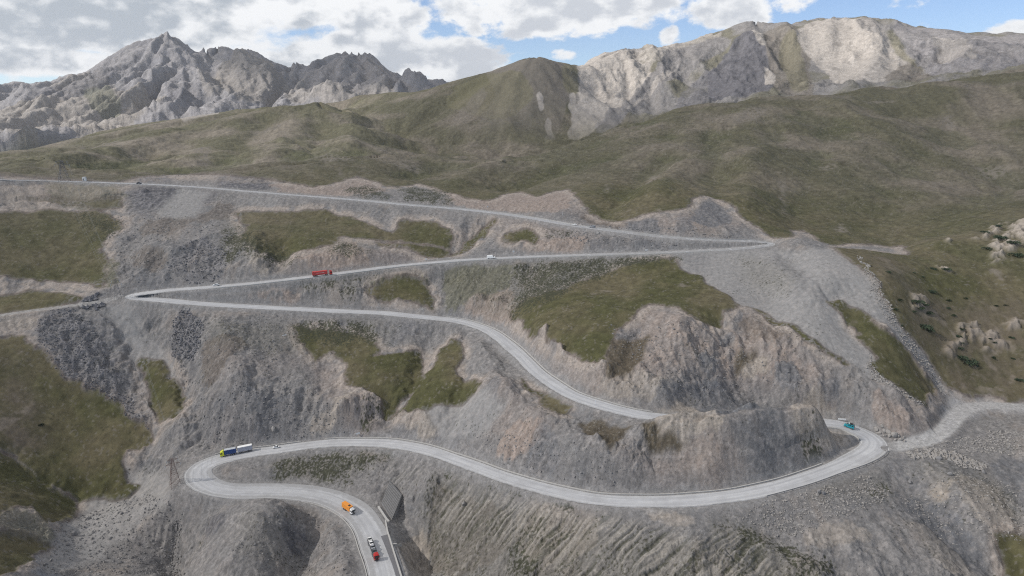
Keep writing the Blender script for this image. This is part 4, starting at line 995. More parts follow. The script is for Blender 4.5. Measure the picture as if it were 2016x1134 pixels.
def road_mat():
    m = bpy.data.materials.new('road_concrete'); m.use_nodes = True; t = NT(m.node_tree); b = m.node_tree.nodes['Principled BSDF']
    b.inputs['Roughness'].default_value = .8; b.inputs['Specular IOR Level'].default_value = .3
    at = t.new('ShaderNodeAttribute'); at.attribute_name = 'along'; sp = t.new('ShaderNodeSeparateXYZ'); t.link(at.outputs['Vector'], sp.inputs[0])
    geo = t.new('ShaderNodeNewGeometry'); pos = geo.outputs['Position']
    cb = t.new('ShaderNodeCombineXYZ'); t.put(cb.inputs[0], t.m('MULTIPLY', sp.outputs[0], 1.0)); t.put(cb.inputs[1], t.m('MULTIPLY', sp.outputs[1], .035))
    lane = t.noise(cb.outputs[0], .9, 4, .6); blot = t.noise(pos, .12, 5, .6); fine_ = t.noise(pos, 2.2, 3, .6)
    ax = t.m('ABSOLUTE', sp.outputs[0]); wheel = t.m('MULTIPLY', t.ss(t.m('ABSOLUTE', t.m('SUBTRACT', ax, 2.0)), 1.1, .1), .10)
    base = t.mix(t.ss(lane, .35, .65), (.41, .417, .435, 1), (.50, .505, .515, 1))
    base = t.mix(t.m('MULTIPLY', t.ss(blot, .45, .7), .45), base, (.32, .32, .33, 1))
    ed = t.ss(t.m('ADD', ax, t.m('MULTIPLY', t.m('SUBTRACT', t.noise(pos, .5, 4, .6), .5), 3.0)), 3.0, 4.6)
    dst = t.m('ADD', t.m('MULTIPLY', sp.outputs[2], t.ss(t.noise(pos, .35, 4, .6), .30, .52)), t.m('MULTIPLY', ed, .55), clamp=True)
    base = t.mix(dst, base, (.28, .278, .278, 1))
    v = t.m('ADD', t.m('SUBTRACT', 1.0, wheel), t.m('MULTIPLY', t.m('SUBTRACT', fine_, .5), .25))
    t.link(t.vm('SCALE', base, v), b.inputs['Base Color'])
    return m
i_d = road_at(1524, 481); DUST = .15+.35*sstep_(ii, i_h3-30, i_h3+60)+.5*np.exp(-((ii-i_d)/75.)**4)+.2*sstep_(ii, i_d+40, i_d+140); DUST[:i_h1+40] += .1
rm = road_mat(); NRD = len(ROAD)
strip('road', 0, NRD, [lambda i: RW[i]+.25, lambda i: RW[i], lambda i: RW[i]*.5, 0.0, lambda i: -RW[i]*.5, lambda i: -RW[i], lambda i: -RW[i]-.25],
      [-.25, .04, .08, .10, .08, .04, -.25], rm, 'pale grey switchback road winding up the mountainside', 'road', jag=.22)
paint = mat('road_paint', (.55, .55, .54), .7, var=.2); conc = mat('kerb_concrete', (.42, .41, .39), .85, bump=.02, bs=8, var=.15)
def dash(sd_): 
    return [lambda i: sd_*(RW[i]-.55)+.09, lambda i: sd_*(RW[i]-.55)-.09]
for sd_ in (1, -1):
    strip('road_marking', road_at(762, 1134) if sd_ > 0 else i_h1+5, NRD, dash(sd_), .075, paint, 'worn white edge line along the road', 'road marking')
darklane = mat('fresh_asphalt', (.135, .135, .145), .85, bump=.01, bs=6, var=.15)
strip('road_patch', 0, road_at(737, 1050), [lambda i: -RW[i]+3.7, lambda i: -RW[i]+1.9, lambda i: -RW[i]+.5], .11, darklane, 'strip of darker asphalt on the lower right lane', 'road patch')
def kerb(i0_, i1_, sd_, off=1.25, name='drainage_channel', label='pale concrete drainage kerb beside the road', w_=.45, h_=.32):
    vv = []
    for i in range(i0_, i1_):
        for o_, z_ in ((off-w_, -.3), (off-w_, h_), (off, h_), (off, -.3)):
            of = sd_*(RW[i]+o_); vv.append((ROAD[i, 0]+NL[i, 0]*of, ROAD[i, 1]+NL[i, 1]*of, ZC-ROAD[i, 2]+z_))
    ff = []
    for i in range(i1_-i0_-1):
        for k in range(3): ff.append((i*4+k, i*4+k+1, i*4+5+k, i*4+4+k))
    mb = MB(); mb.add(vv, ff+[(0, 3, 2, 1), (len(vv)-4, len(vv)-3, len(vv)-2, len(vv)-1)]); o = mb.build(name, conc); tag(o, label, 'kerb', kind='structure')
kerb(road_at(640, 874), road_at(1640, 921), 1)
kerb(road_at(1284, 820), road_at(865, 627), -1, label='pale concrete kerb on the uphill side of the middle leg')
kerb(road_at(1690, 851)-4, road_at(1690, 851)+16, 1, label='curved concrete kerb inside the right hairpin')
kerb(road_at(430, 898), road_at(600, 877), 1, label='low kerb above the lower left hairpin')
kerb(0, road_at(600, 970), 1, off=.9, label='low kerb on the outer edge of the lowest leg', w_=.3, h_=.2)
kerb(road_at(1520, 481)+6, road_at(690, 392), -1, off=.9, label='low kerb on the valley side of the top leg', w_=.3, h_=.4)
kerb(road_at(427, 564), road_at(1400, 492), -1, off=.9, label='low kerb on the valley side of the third leg', w_=.3, h_=.35)
# guard rail outside the right hairpin
def guardrail(i0_, i1_, sd_, label):
    e = empty('guardrail', label, 'guard rail'); st = mat('galvanised_steel', (.30, .30, .31), .5, .6)
    rail = MB(); pts = []
    for i in range(i0_, i1_, 2):
        of = sd_*(RW[i]+.7); pts.append(Vector((ROAD[i, 0]+NL[i, 0]*of, ROAD[i, 1]+NL[i, 1]*of, ZC-ROAD[i, 2])))
    e.location = pts[0]
    pb = MB(); pb.box(-.09, .09, -.09, .09, -.5, .85); p0 = None
    for q in pts:
        if p0 is None: p0 = pb.build('post', st, e); o = p0
        else: o = p0.copy(); C.objects.link(o); o.parent = e
        o.location = q-pts[0]
    for a, b in zip(pts[:-1], pts[1:]):
        a, b = a-pts[0], b-pts[0]; d = (b-a).normalized(); nrm = Vector((-d.y, d.x, 0))*.06
        vv = [a-nrm+Vector((0, 0, .50)), a+nrm+Vector((0, 0, .50)), a+nrm+Vector((0, 0, .84)), a-nrm+Vector((0, 0, .84))]; vv += [p+(b-a) for p in vv]
        rail.add(vv, [(0,1,2,3),(7,6,5,4),(0,4,5,1),(1,5,6,2),(2,6,7,3),(3,7,4,0)])
    rail.build('rail', st, e)
guardrail(road_at(1500, 966), road_at(1735, 885), -1, 'grey steel guard rail on the outer edge of the right hairpin')
# ------------------------------------------------------------------ concrete walls by the lowest leg
def wall_line(name, label, pix, h_, w_, cat='wall', hgt=None):
    P = [Vector((*hitf(*p)[:2], 0)) for p in pix]; Q_ = []
    for a, b in zip(P[:-1], P[1:]):
        k = max(1, int((b-a).length/2));  Q_ += [a.lerp(b, i/k) for i in range(k)]
    Q_.append(P[-1]); vv = []; O = Q_[0].copy(); O.z = zat(O.x, O.y)
    for i, q in enumerate(Q_):
        d = (Q_[min(i+1, len(Q_)-1)]-Q_[max(i-1, 0)]).normalized(); nn = Vector((-d.y, d.x, 0))*w_/2; z = zat(q.x, q.y)
        for sg, zz in ((-1, -1.2), (-1, h_), (1, h_), (1, -1.2)): vv.append(q+nn*sg+Vector((0, 0, z+zz))-O)
    ff = [(i*4+k, i*4+(k+1) % 4, i*4+4+(k+1) % 4, i*4+4+k) for i in range(len(Q_)-1) for k in range(4)]+[(3,2,1,0), tuple(len(vv)-4+k for k in range(4))]
    mb = MB(); mb.add(vv, ff); o = mb.build(name, conc); o.location = O; return tag(o, label, cat)
wall_line('retaining_wall', 'pale low concrete wall running down beside the dark lane', [(759,1028),(763,1050),(770,1072),(780,1105),(789,1134),(794,1150)], 1.3, .5)
wall_line('retaining_wall', 'short concrete cross wall beside the ribbed slope', [(771,1075),(781,1074),(790,1074)], .9, .6)
wall_line('retaining_wall', 'concrete footing below the ribbed retaining slope', [(745,999),(752,1010),(760,1022),(766,1029)], .7, .8)
def ribbed():
    cs = [Vector((*hitf(*p)[:2], 0)) for p in ((751, 992), (768, 950), (792, 980), (772, 1026))]
    for c in cs: c.z = zat(c.x, c.y, False)+.35
    cs[1].z += .3; cs[2].z += .3
    O = cs[0].copy(); n_ = 11; mb = MB(); vv = []
    for k in range(n_+1):
        for z_, q in ((0, k), (1, k)):
            t = k/n_
            A = cs[0].lerp(cs[1], t)-O; B = cs[3].lerp(cs[2], t)-O
            up = Vector((0, 0, .6*z_)); vv += [A+up, B+up]
    ff = []
    for k in range(n_): a = k*4; ff += [(a+2, a+3, a+5, a+4), (a, a+1, a+3, a+2)]
    mb.add(vv, ff); b0 = [c-O for c in cs]; b1 = [c-O-Vector((0, 0, 5.5)) for c in cs]
    mb.add(b0+b1, [(0,1,5,4),(1,2,6,5),(2,3,7,6),(3,0,4,7),(7,6,5,4)])
    o = mb.build('retaining_wall', mat('dark_rubble_concrete', (.22, .217, .216), .9, bump=.05, bs=3, var=.2)); o.location = O
    tag(o, 'dark ribbed stepped retaining slope beside the lowest leg', 'retaining wall')
ribbed()
#@@VEHICLES
# ------------------------------------------------------------------ vehicles (x forward, z up, origin on the road under the middle)
tyre = mat('tyre_rubber', (.02, .02, .02), .9); dark = mat('chassis_black', (.025, .025, .028), .6); glass = mat('window_glass', (.02, .025, .03), .08)
rimm = mat('wheel_rim', (.35, .35, .36), .4, .6); lampm = mat('head_lamp_glass', (.75, .75, .72), .2); tail = mat('tail_lamp', (.45, .02, .02), .3); chrome = mat('grille_grey', (.22, .22, .23), .4, .5)
def wheel(e, x, y, r=.5, w_=.3):
    o = MB().cyl((0, 0, 0), (0, 1, 0), r, w_, 18).build('wheel', tyre, e); o.location = (x, y, r)
    MB().cyl((0, .02*(1 if y > 0 else -1), 0), (0, 1, 0), r*.55, w_, 12).build('rim', rimm, o)
def place(e, px, py, side_off, reverse, di=0, lift=.12):
    i = road_at(px, py)+di; d = dR[i]*(-1 if reverse else 1); of = side_off
    x = ROAD[i, 0]+NL[i, 0]*of; y = ROAD[i, 1]+NL[i, 1]*of
    e.location = (x, y, ZC-ROAD[i, 2]+lift)
    j0_, j1_ = max(i-3, 0), min(i+3, NRD-1); gr_ = (ROAD[j0_, 2]-ROAD[j1_, 2])/(2.0*(j1_-j0_))*(-1 if reverse else 1)
    e.rotation_euler = (0, -math.atan(gr_), math.atan2(d[1], d[0]))
    return i
def truck_cab(e, x0, x1, paint_, wd=2.5, z0=.55, z1=3.1, nose_top=None, deflector=True):
    c = MB().box(x0, x1, -wd/2, wd/2, z0, z1, .14, (.28, 0, .10)).build('cab', paint_, e)
    MB().box(x1-.30, x1-.02, -wd/2+.18, wd/2-.18, 1.75, 2.72, .05, (.16, 0, .08)).build('windscreen', glass, c).location = (.06, 0, 0)
    for s_ in (-1, 1):
        MB().box(x1-1.35, x1-.45, min(s_*(wd/2-.04), s_*(wd/2+.012)), max(s_*(wd/2-.04), s_*(wd/2+.012)), 1.80, 2.55).build('side_window', glass, c)
        MB().box(x1-.02, x1+.05, s_*.95-.2, s_*.95+.2, .80, 1.05, .02).build('headlight', lampm, c)
        MB().box(x1-.25, x1-.10, min(s_*(wd/2+.08), s_*(wd/2+.32)), max(s_*(wd/2+.08), s_*(wd/2+.32)), 1.7, 2.5, .03).build('mirror', dark, c)
    MB().box(x1-.03, x1+.045, -.65, .65, .95, 1.55, .03).build('grille', dark, c)
    MB().box(x1-.06, x1+.09, -wd/2+.05, wd/2-.05, .45, .78, .05).build('bumper', dark, c)
    if deflector: MB().box(x0+.1, x1-.7, -wd/2+.25, wd/2-.25, z1, z1+.62, .08, (.9, 0, .12)).build('roof_deflector', paint_, c)
    return c
def cargo(e, x0, x1, paint_, z0=1.15, z1=3.85, wd=2.55, roof=None, label=None, ribs=0, name='cargo_box'):
    b = MB().box(x0, x1, -wd/2, wd/2, z0, z1, .05).build(name, paint_, e)
    if label: b['label'] = label
    MB().box(x0+.06, x1-.06, -wd/2+.06, wd/2-.06, z1-.01, z1+.035).build('roof_panel', roof or paint_, b)
    MB().box(x0-.012, x0+.01, -.03, .03, z0+.1, z1-.1).build('door_seam', dark, b)
    if ribs:
        for k in range(ribs+1):
            xx = x0+.08+(x1-x0-.16)*k/ribs
            for s_ in (-1, 1): MB().box(xx-.04, xx+.04, min(s_*wd/2, s_*(wd/2+.03)), max(s_*wd/2, s_*(wd/2+.03)), z0+.05, z1-.05).build('side_rib', paint_, b)
    return b
def frame(e, x0, x1, z=.75): MB().box(x0, x1, -.5, .5, z, z+.38, .03).build('chassis', dark, e)
yellow = mat('cab_yellow', (.62, .66, .04), .35, var=.04); blue = mat('tarpaulin_blue', (.018, .055, .19), .6, var=.1); silver = mat('tarpaulin_silver', (.36, .37, .42), .5, var=.08); whitep = mat('white_paint', (.78, .78, .77), .4, var=.04)
greyroof = mat('grey_roof', (.42, .44, .46), .5); orange = mat('box_orange', (.72, .27, .035), .5, var=.06); red = mat('cab_red', (.50, .025, .02), .35, var=.05); cred = mat('container_red', (.50, .05, .045), .5, var=.08)
# 1 drawbar lorry
e = empty('truck', 'yellow cab lorry with blue box body towing a silver trailer above the lower left hairpin', 'truck')
truck_cab(e, 5.6, 7.9, yellow); frame(e, -.9, 7.6); cargo(e, -1.0, 5.45, blue, roof=greyroof, label='blue tarpaulin body with a grey roof')
for x_ in (6.7, .6, 1.9):
    for s_ in (-1, 1): wheel(e, x_, s_*1.08)
MB().box(-2.3, -.9, -.08, .08, .7, .85).build('drawbar', dark, e); frame(e, -9.8, -2.0); cargo(e, -9.9, -1.9, silver, roof=whitep, z1=3.9, label='silver grey trailer body with a white roof', ribs=8, name='trailer_body')
for x_ in (-3.1, -7.3, -8.6):
    for s_ in (-1, 1): wheel(e, x_, s_*1.08)
place(e, 463, 896, 1.9, True); e.scale = (.87,)*3
# 2 orange box lorry
e = empty('truck', 'orange box lorry with a white cab heading down the lowest leg', 'truck')
truck_cab(e, 2.6, 4.6, whitep, z1=2.95); frame(e, -4.3, 4.4); b = cargo(e, -4.4, 2.5, orange, z1=3.9, roof=orange)
MB().box(.2, 1.5, -.6, .6, 3.93, 4.08, .03).build('roof_hatch', dark, b)
for x_ in (3.6, -1.7, -3.0):
    for s_ in (-1, 1): wheel(e, x_, s_*1.08)
place(e, 703, 996, 2.4, True); e.scale = (.82,)*3
# 3 passenger cars (also carried on the transporter)
def car(paint_, label, suv=False, group=None, L=4.3):
    e = empty('car', label, 'car', group); h_ = .12 if suv else 0
    body = MB().box(-L/2, L/2, -.88, .88, .30+h_, .88+h_, .13, (.10, .08, .05)).build('body', paint_, e)
    x0 = -L/2+.25 if suv else -L/2+.75
    MB().box(x0, L/2-1.05, -.80, .80, .85+h_, 1.42+h_*1.5, .08, (.62, .25 if suv else .5, .16)).build('cabin_glass', glass, body)
    MB().box(x0+(.32 if suv else .58), L/2-1.05-.72, -.64, .64, 1.38+h_*1.5, 1.47+h_*1.5, .04).build('roof', paint_, body)
    for s_ in (-1, 1):
        MB().box(L/2-.10, L/2-.005, s_*.62-.16, s_*.62+.16, .62+h_, .76+h_, .02).build('headlight', lampm, body)
        MB().box(-L/2+.0, -L/2+.09, s_*.68-.13, s_*.68+.13, .66+h_, .80+h_, .02).build('tail_light', tail, body)
    for x_ in (L/2-.85, -L/2+.8):
        for s_ in (-1, 1): wheel(e, x_, s_*.80, .33, .2)
    return e
carw = car(whitep, 'white saloon car following the yellow cab lorry above the lower left hairpin'); place(carw, 546, 884, 1.9, True); carw.scale = (.78,)*3
silverc = mat('car_silver', (.42, .43, .45), .3, .3); greyc = mat('car_grey', (.13, .15, .16), .3, .3); darkc = mat('car_dark', (.03, .035, .04), .3)
c2 = car(whitep, 'white car on the top leg, left of a dark windowed off roader'); place(c2, 1127, 444, -1.6, False); c2.scale = (.85,)*3
c3 = car(mat('car_dark_white', (.30, .31, .33), .4), 'dark windowed off roader on the top leg, right of a white car', suv=True, L=4.7); place(c3, 1165, 449, -1.6, False)
c4 = car(darkc, 'dark car on the far left stretch of the top leg'); place(c4, 277, 362, 1.5, True)
c5 = car(whitep, 'white off roader on the third leg just right of the left hairpin', suv=True); place(c5, 427, 564, 1.6, True)
# 4 transporter
e = empty('car_transporter', 'red cab car transporter carrying four cars on the dark lane of the lowest leg', 'truck')
truck_cab(e, 5.4, 7.5, red, z1=3.0); frame(e, -7.4, 7.2)
dk = MB().box(-7.6, 4.9, -1.2, 1.2, 1.15, 1.30).build('deck', chrome, e)
rl = MB()
for s_ in (-1, 1):
    rl.box(-7.6, 4.9, s_*1.22-.05, s_*1.22+.05, 1.30, 1.62)
    for x_ in (-7.4, -4.4, -1.4, 1.6, 4.6): rl.box(x_-.06, x_+.06, s_*1.22-.06, s_*1.22+.06, 1.1, 2.4)
rl.build('side_rail', chrome, e)
for x_ in (6.4, 3.6, 2.4, -4.6, -5.8):
    for s_ in (-1, 1): wheel(e, x_, s_*1.08)
place(e, 736, 1087, 2.2, True); e.scale = (.88,)*3; MW = Matrix.LocRotScale(e.location, e.rotation_euler, e.scale)
loads = [(3.3, greyc, 'dark grey car carried directly behind the red cab'), (.35, silverc, 'silver car carried second behind the red cab on the transporter'), (-2.6, whitep, 'white car carried third behind the red cab on the transporter'), (-5.7, mat('car_pearl', (.66, .66, .64), .35), 'white car at the tail end of the transporter')]
for x_, p_, l_ in loads:
    c = car(p_, l_, group='cars on the transporter', L=2.85*1.42 if x_ > 3 else 4.05)
    c.location = MW @ Vector((x_-.9+ (.35 if x_ > 3 else 0), 0, 1.31)); c.rotation_euler = e.rotation_euler; c.scale = (.63, .86, .88)
    if x_ < -5: c.scale = (.65, .86, .88)
# 5 teal van
teal = mat('van_teal', (.015, .26, .32), .35, var=.06)
e = empty('van', 'teal van with a loaded black roof rack climbing past the right hairpin', 'van')
body = MB().box(-2.3, 2.3, -.92, .92, .35, 1.25, .15, (.06, .05, .04)).build('body', teal, e)
MB().box(-2.15, 1.35, -.86, .86, 1.2, 2.0, .12, (.6, .15, .14)).build('upper_body', teal, body)
MB().box(.75, 1.38, -.70, .70, 1.28, 1.85, .04, (.48, 0, .05)).build('windscreen', glass, body).location = (.06, 0, .02)
MB().box(-2.22, -2.05, -.68, .68, 1.3, 1.8, .04).build('rear_window', glass, body)
for s_ in (-1, 1):
    for a_, b_ in ((-1.8, -.95), (-.8, .0), (.12, .7)): MB().box(a_, b_, min(s_*.78, s_*.868), max(s_*.78, s_*.868), 1.32, 1.78, .02, (.08, 0, 0)).build('side_window', glass, body)
    MB().box(-2.36, -2.26, s_*.72-.12, s_*.72+.12, .8, 1.1, .02).build('tail_light', tail, body)
    MB().box(2.24, 2.32, s_*.68-.16, s_*.68+.16, .75, .98, .02).build('headlight', lampm, body)
rk = MB()
for s_ in (-1, 1): rk.box(-1.95, .7, s_*.7-.04, s_*.7+.04, 2.08, 2.16)
for x_ in (-1.8, -1.2, -.6, 0, .6): rk.box(x_-.03, x_+.03, -.7, .7, 2.0, 2.14)
rk.build('roof_rack', dark, e)
for x_ in (1.45, -1.4):
    for s_ in (-1, 1): wheel(e, x_, s_*.84, .37, .24)
place(e, 1695, 847, 0.6, False, di=3)
MV = Matrix.LocRotScale(e.location, e.rotation_euler, None)
def lying(o, off): o.location = MV @ Vector(off); o.rotation_euler = e.rotation_euler
lg = MB().box(-.9, .45, -.62, .62, 0, .34, .1).build('luggage', dark); lying(lg, (-.4, 0, 2.165)); tag(lg, 'black luggage bundle strapped on the rack of the teal van', 'luggage')
lg = MB().box(-.3, .3, -.35, .35, 0, .22, .06).build('luggage', whitep); lying(lg, (.33, 0, 2.165)); tag(lg, 'small white box on the front of the teal van roof rack', 'luggage')
# 6 red articulated lorry
e = empty('truck', 'red articulated lorry with a red container climbing the third leg', 'truck')
truck_cab(e, 5.9, 8.0, red, z1=3.2); frame(e, 2.0, 7.8)
frame(e, -7.2, 3.4, .85); b = cargo(e, -7.4, 4.3, cred, z0=1.25, z1=4.0, label='red container with a short run of worn pale lettering'); 
lt = MB()
for s_ in (-1, 1):
    x_ = -3.9
    while x_ < 1.9:
        wl = rnd.uniform(.16, .34); y_ = s_*1.286
        lt.box(x_, x_+wl*.35, y_-.012, y_+.012, 2.45, 3.0); lt.box(x_+wl*.35, x_+wl, y_-.012, y_+.012, 2.75, 2.87); x_ += wl+.16
lt.build('worn_lettering', whitep, b)
for x_ in (7.0, 3.9, 2.7, -4.0, -5.2, -6.4):
    for s_ in (-1, 1): wheel(e, x_, s_*1.08)
place(e, 637, 542, -1.7, False); e.scale = (.84,)*3
# 7 white pickup on the third leg
e = empty('van', 'white delivery van on the third leg near the middle of the slope', 'van')
b = MB().box(-2.9, 2.9, -1.0, 1.0, .4, 1.3, .15, (.05, .03, .04)).build('body', whitep, e); MB().box(-2.8, 1.9, -.96, .96, 1.25, 2.45, .14, (.7, .1, .12)).build('upper_body', whitep, b)
MB().box(1.2, 1.98, -.78, .78, 1.35, 2.1, .05, (.5, 0, .05)).build('windscreen', glass, b).location = (.06, 0, 0)
for x_ in (1.9, -1.8):
    for s_ in (-1, 1): wheel(e, x_, s_*.9, .38, .24)
place(e, 965, 509, -1.5, False)
# ------------------------------------------------------------------ road signs and marker posts
steelp = mat('sign_post_steel', (.42, .42, .42), .5, .4); signw = mat('sign_board_white', (.72, .72, .71), .5)
def sign(px, py, label, w_=1.5, h_=.9, ph_=2.1, two=False, cat='road sign', off=None):
    x, y, r = hitf(px, py); z = zat(x, y); e = empty('road_sign', label, cat); e.location = (x, y, z); e.rotation_euler = (0, 0, -math.atan2(x, y)+.3)
    if two:
        for s_ in (-1, 1): MB().cyl((s_*w_*.35, 0, ph_/2-.2), (0, 0, 1), .07, ph_+.4, 8).build('post', steelp, e)
    else: MB().cyl((0, 0, ph_/2-.2), (0, 0, 1), .07, ph_+.4, 8).build('post', steelp, e)
    MB().box(-w_/2, w_/2, -.13, -.06, ph_-h_, ph_, .02).build('board', signw, e)
sign(705, 861, 'white board sign on two posts above the long middle bend', 2.2, .9, 2.6, True)
sign(1011, 503, 'white road sign beside the third leg below the small grass patch', 1.3, 1.2, 3.0)
sign(1272, 498, 'white twin post sign beside the third leg near the scree', 1.8, .8, 2.4, True)
sign(1657, 829, 'low white board beside the road end emerging behind the mound', 3.6, .8, 1.4, True)
sign(839, 514, 'small white sign on the third leg above the drainage gully', 1.4, .7, 1.6)
sign(960, 410, 'small pale sign on the uphill side of the top leg', 1.2, .6, 1.8)
sign(560, 662, 'white plate lying tilted at the top of the central grass slope', 2.6, .5, .9, True)
def post(px, py, label, h_=1.5, r_=.14):
    x, y, r = hitf(px, py); e = MB().cyl((0, 0, h_/2-.2), (0, 0, 1), r_, h_+.4, 10, r_*.85).cyl((0, 0, h_+.03), (0, 0, 1), r_*.6, .1, 10).build('marker_post', signw); e.location = (x, y, zat(x, y)); tag(e, label, 'marker post')
post(1749, 890, 'white marker post at the outer edge of the right hairpin', 2.0); post(1172, 797, 'white marker post beside the middle leg above the bench grass', 2.4); post(1108, 424, 'white marker post on the cut bank above the top leg', 2.2)
x, y, r = hitf(167, 357); e = empty('roadside_hut', 'tiny white hut beside the top leg at the far left', 'hut'); e.location = (x, y, zat(x, y))
MB().box(-1.1, 1.1, -1.1, 1.1, -.5, 2.9, .05).build('wall', whitep, e); MB().box(-1.35, 1.35, -1.35, 1.35, 2.9, 3.3, .1, (.3, .3, .3)).build('roof', greyroof, e); MB().box(-.4, .4, -1.13, -1.08, 0, 2.0).build('door', dark, e)
# ------------------------------------------------------------------ pylons and wires
def pylon(px, py, H_, bw, label, rz_, colr):
    x, y, r = hitf(px, py); z = zat(x, y); e = empty('power_pylon', label, 'pylon'); e.location = (x, y, z-.3); e.rotation_euler = (0, 0, rz_)
    m = mat('pylon_steel_'+('rust' if colr else 'grey'), (.16, .10, .085) if colr else (.20, .19, .19), .8, .2); w_ = .05*bw/4
    def wd(h): return bw/2*(1-h/H_*.86) if h < H_*.8 else bw/2*.31*(1-(h-H_*.8)/(H_*.2)*.4)
    legs = MB(); br = MB(); lv = [0, .2, .38, .53, .66, .77, .86, .93, 1.0]
    for sx in (-1, 1):
        for sy in (-1, 1):
            l_ = MB()
            for a, b in zip(lv[:-1], lv[1:]): l_.bar((sx*wd(a*H_), sy*wd(a*H_), a*H_), (sx*wd(b*H_), sy*wd(b*H_), b*H_), w_*1.3)
            l_.build('leg', m, e)
    for a, b in zip(lv[:-1], lv[1:]):
        A_, B_ = wd(a*H_), wd(b*H_)
        for s_ in (-1, 1):
            br.bar((-A_, s_*A_, a*H_), (B_, s_*B_, b*H_), w_*.8); br.bar((A_, s_*A_, a*H_), (-B_, s_*B_, b*H_), w_*.8)
            br.bar((s_*A_, -A_, a*H_), (s_*B_, B_, b*H_), w_*.8); br.bar((s_*A_, A_, a*H_), (s_*B_, -B_, b*H_), w_*.8)
            br.bar((-B_, s_*B_, b*H_), (B_, s_*B_, b*H_), w_*.8); br.bar((s_*B_, -B_, b*H_), (s_*B_, B_, b*H_), w_*.8)
    br.build('lattice_brace', m, e)
    tips = []
    for hh, ar in ((.80, .95), (.95, .7)):
        for s_ in (-1, 1):
            t_ = Vector((s_*bw*ar*.75, 0, H_*hh)); a_ = MB(); q = wd(H_*hh)
            a_.bar((s_*q, -q, H_*hh), t_, w_); a_.bar((s_*q, q, H_*hh), t_, w_); a_.bar((s_*q, 0, H_*(hh+.06)), t_, w_); a_.build('cross_arm', m, e)
            ins = MB().cyl(t_-Vector((0, 0, .6)), (0, 0, 1), .12, 1.2, 8).build('insulator', greyroof, e)
            tips.append(Matrix.Translation(e.location) @ Matrix.Rotation(rz_, 4, 'Z') @ (t_-Vector((0, 0, 1.2))))
    return tips
tA = pylon(127, 357, 17.5, 7.5, 'grey lattice pylon standing on the crest at the far left of the top leg', .35, False)
tB = pylon(233, 590, 13.5, 4.2, 'grey lattice pylon beside the left hairpin', .5, False)
tC = pylon(346, 957, 14.5, 4.6, 'rusty lattice pylon below the lower left hairpin', .6, True)
def wire(a, b, label, sag):
    n_ = 24; vv = []; ff = []; rad = .035
    for i in range(n_+1):
        t = i/n_; p = a.lerp(b, t); p.z -= sag*4*t*(1-t)
        for k in range(3): an = k*2.094; vv.append(p+Vector((math.cos(an)*rad, 0, math.sin(an)*rad))-a)
    for i in range(n_):
        for k in range(3): ff.append((i*3+k, i*3+(k+1) % 3, i*3+3+(k+1) % 3, i*3+3+k))
    o = MB().add(vv, ff).build('power_line', mat('aluminium_wire', (.42, .43, .44), .5, .5)); o.location = a; tag(o, label, 'power line', 'wires between the pylons')
for k in range(4): wire(tA[k], tB[k], 'thin wire from the crest pylon down to the pylon by the left hairpin', 4); wire(tB[k], tC[k], 'thin wire from the left hairpin pylon down to the rusty pylon', 5)
# ------------------------------------------------------------------ boulders
stone = []
for nm, cc in (('pale_stone', (.27, .255, .24)), ('grey_stone', (.19, .185, .185)), ('dark_stone', (.13, .13, .142))): stone.append(mat(nm, cc, .9, bump=.06, bs=4, var=.25))
import bmesh
def rock_mesh(seed, sub=2):
    bm = bmesh.new(); bmesh.ops.create_icosphere(bm, subdivisions=sub, radius=1); r_ = random.Random(seed)
    pl = [(Vector((r_.gauss(0, 1), r_.gauss(0, 1), r_.gauss(0, 1))).normalized(), r_.uniform(.55, .9)) for _ in range(9)]
    for v in bm.verts:
        for n_, d_ in pl:
            k = v.co.dot(n_)
            if k > d_: v.co -= n_*(k-d_)
        v.co *= 1+r_.uniform(-.04, .04)
    me = bpy.data.meshes.new('boulder'); bm.to_mesh(me); bm.free(); return me
rocks = [rock_mesh(k) for k in range(5)]
def boulder(x, y, s_, m, label, group):
    me = rocks[rnd.randrange(5)]; k_ = me.name+m.name
    if k_ not in MATS: q = me.copy(); q.materials.append(m); MATS[k_] = q
    o = bpy.data.objects.new('boulder', MATS[k_]); C.objects.link(o); o.location = (x, y, zat(x, y)+s_*.25); o.scale = (s_*rnd.uniform(.7, 1.3), s_*rnd.uniform(.7, 1.2), s_*rnd.uniform(.55, .95)); o.rotation_euler = (rnd.uniform(0, 6), rnd.uniform(0, 6), rnd.uniform(0, 6))
    tag(o, label, 'boulder', group)
for (px, py, s_) in [(1725,844,1.2),(1736,838,1.1),(1731,852,1.0),(1741,848,1.5),(1749,850,1.3),(1745,857,1.0),(1752,857,1.3),(1760,856,1.7),(1768,858,1.1),(1762,863,.7),(1773,863,1.2),(1779,860,.8),(1740,856,.6),(1781,866,.7)]:
    x, y, r = hitf(px, py+3); boulder(x, y, s_, stone[0], 'pale boulder in the row at the cliff foot beside the right hairpin', 'boulders beside the right hairpin')
for (px, py, s_) in [(175,1022,1.4),(147,1054,1.5),(134,1074,.9),(88,1112,1.1),(100,1104,.8),(160,1061,.7),(183,1015,.8),(240,1012,1.0)]:
    x, y, r = hitf(px, py); boulder(x, y, s_, stone[1], 'grey boulder lying on the rubble fan at the lower left', 'boulders on the rubble fan')
for (px, py, s_) in [(1613,970,1.5),(1621,972,1.2),(1870,935,1.4),(1848,905,1.3),(1790,951,1.1),(1936,930,1.0)]:
    x, y, r = hitf(px, py); boulder(x, y, s_, stone[1], 'loose grey boulder on the waste slope below the right hairpin', 'boulders below the right hairpin')
x, y, r = hitf(539, 847); boulder(x, y, 1.6, stone[0], 'pale round boulder on the slope above the small white car', None)
x, y, r = hitf(913, 996); boulder(x, y, 1.3, stone[0], 'single pale boulder on the scrubby slope below the middle bend', None)
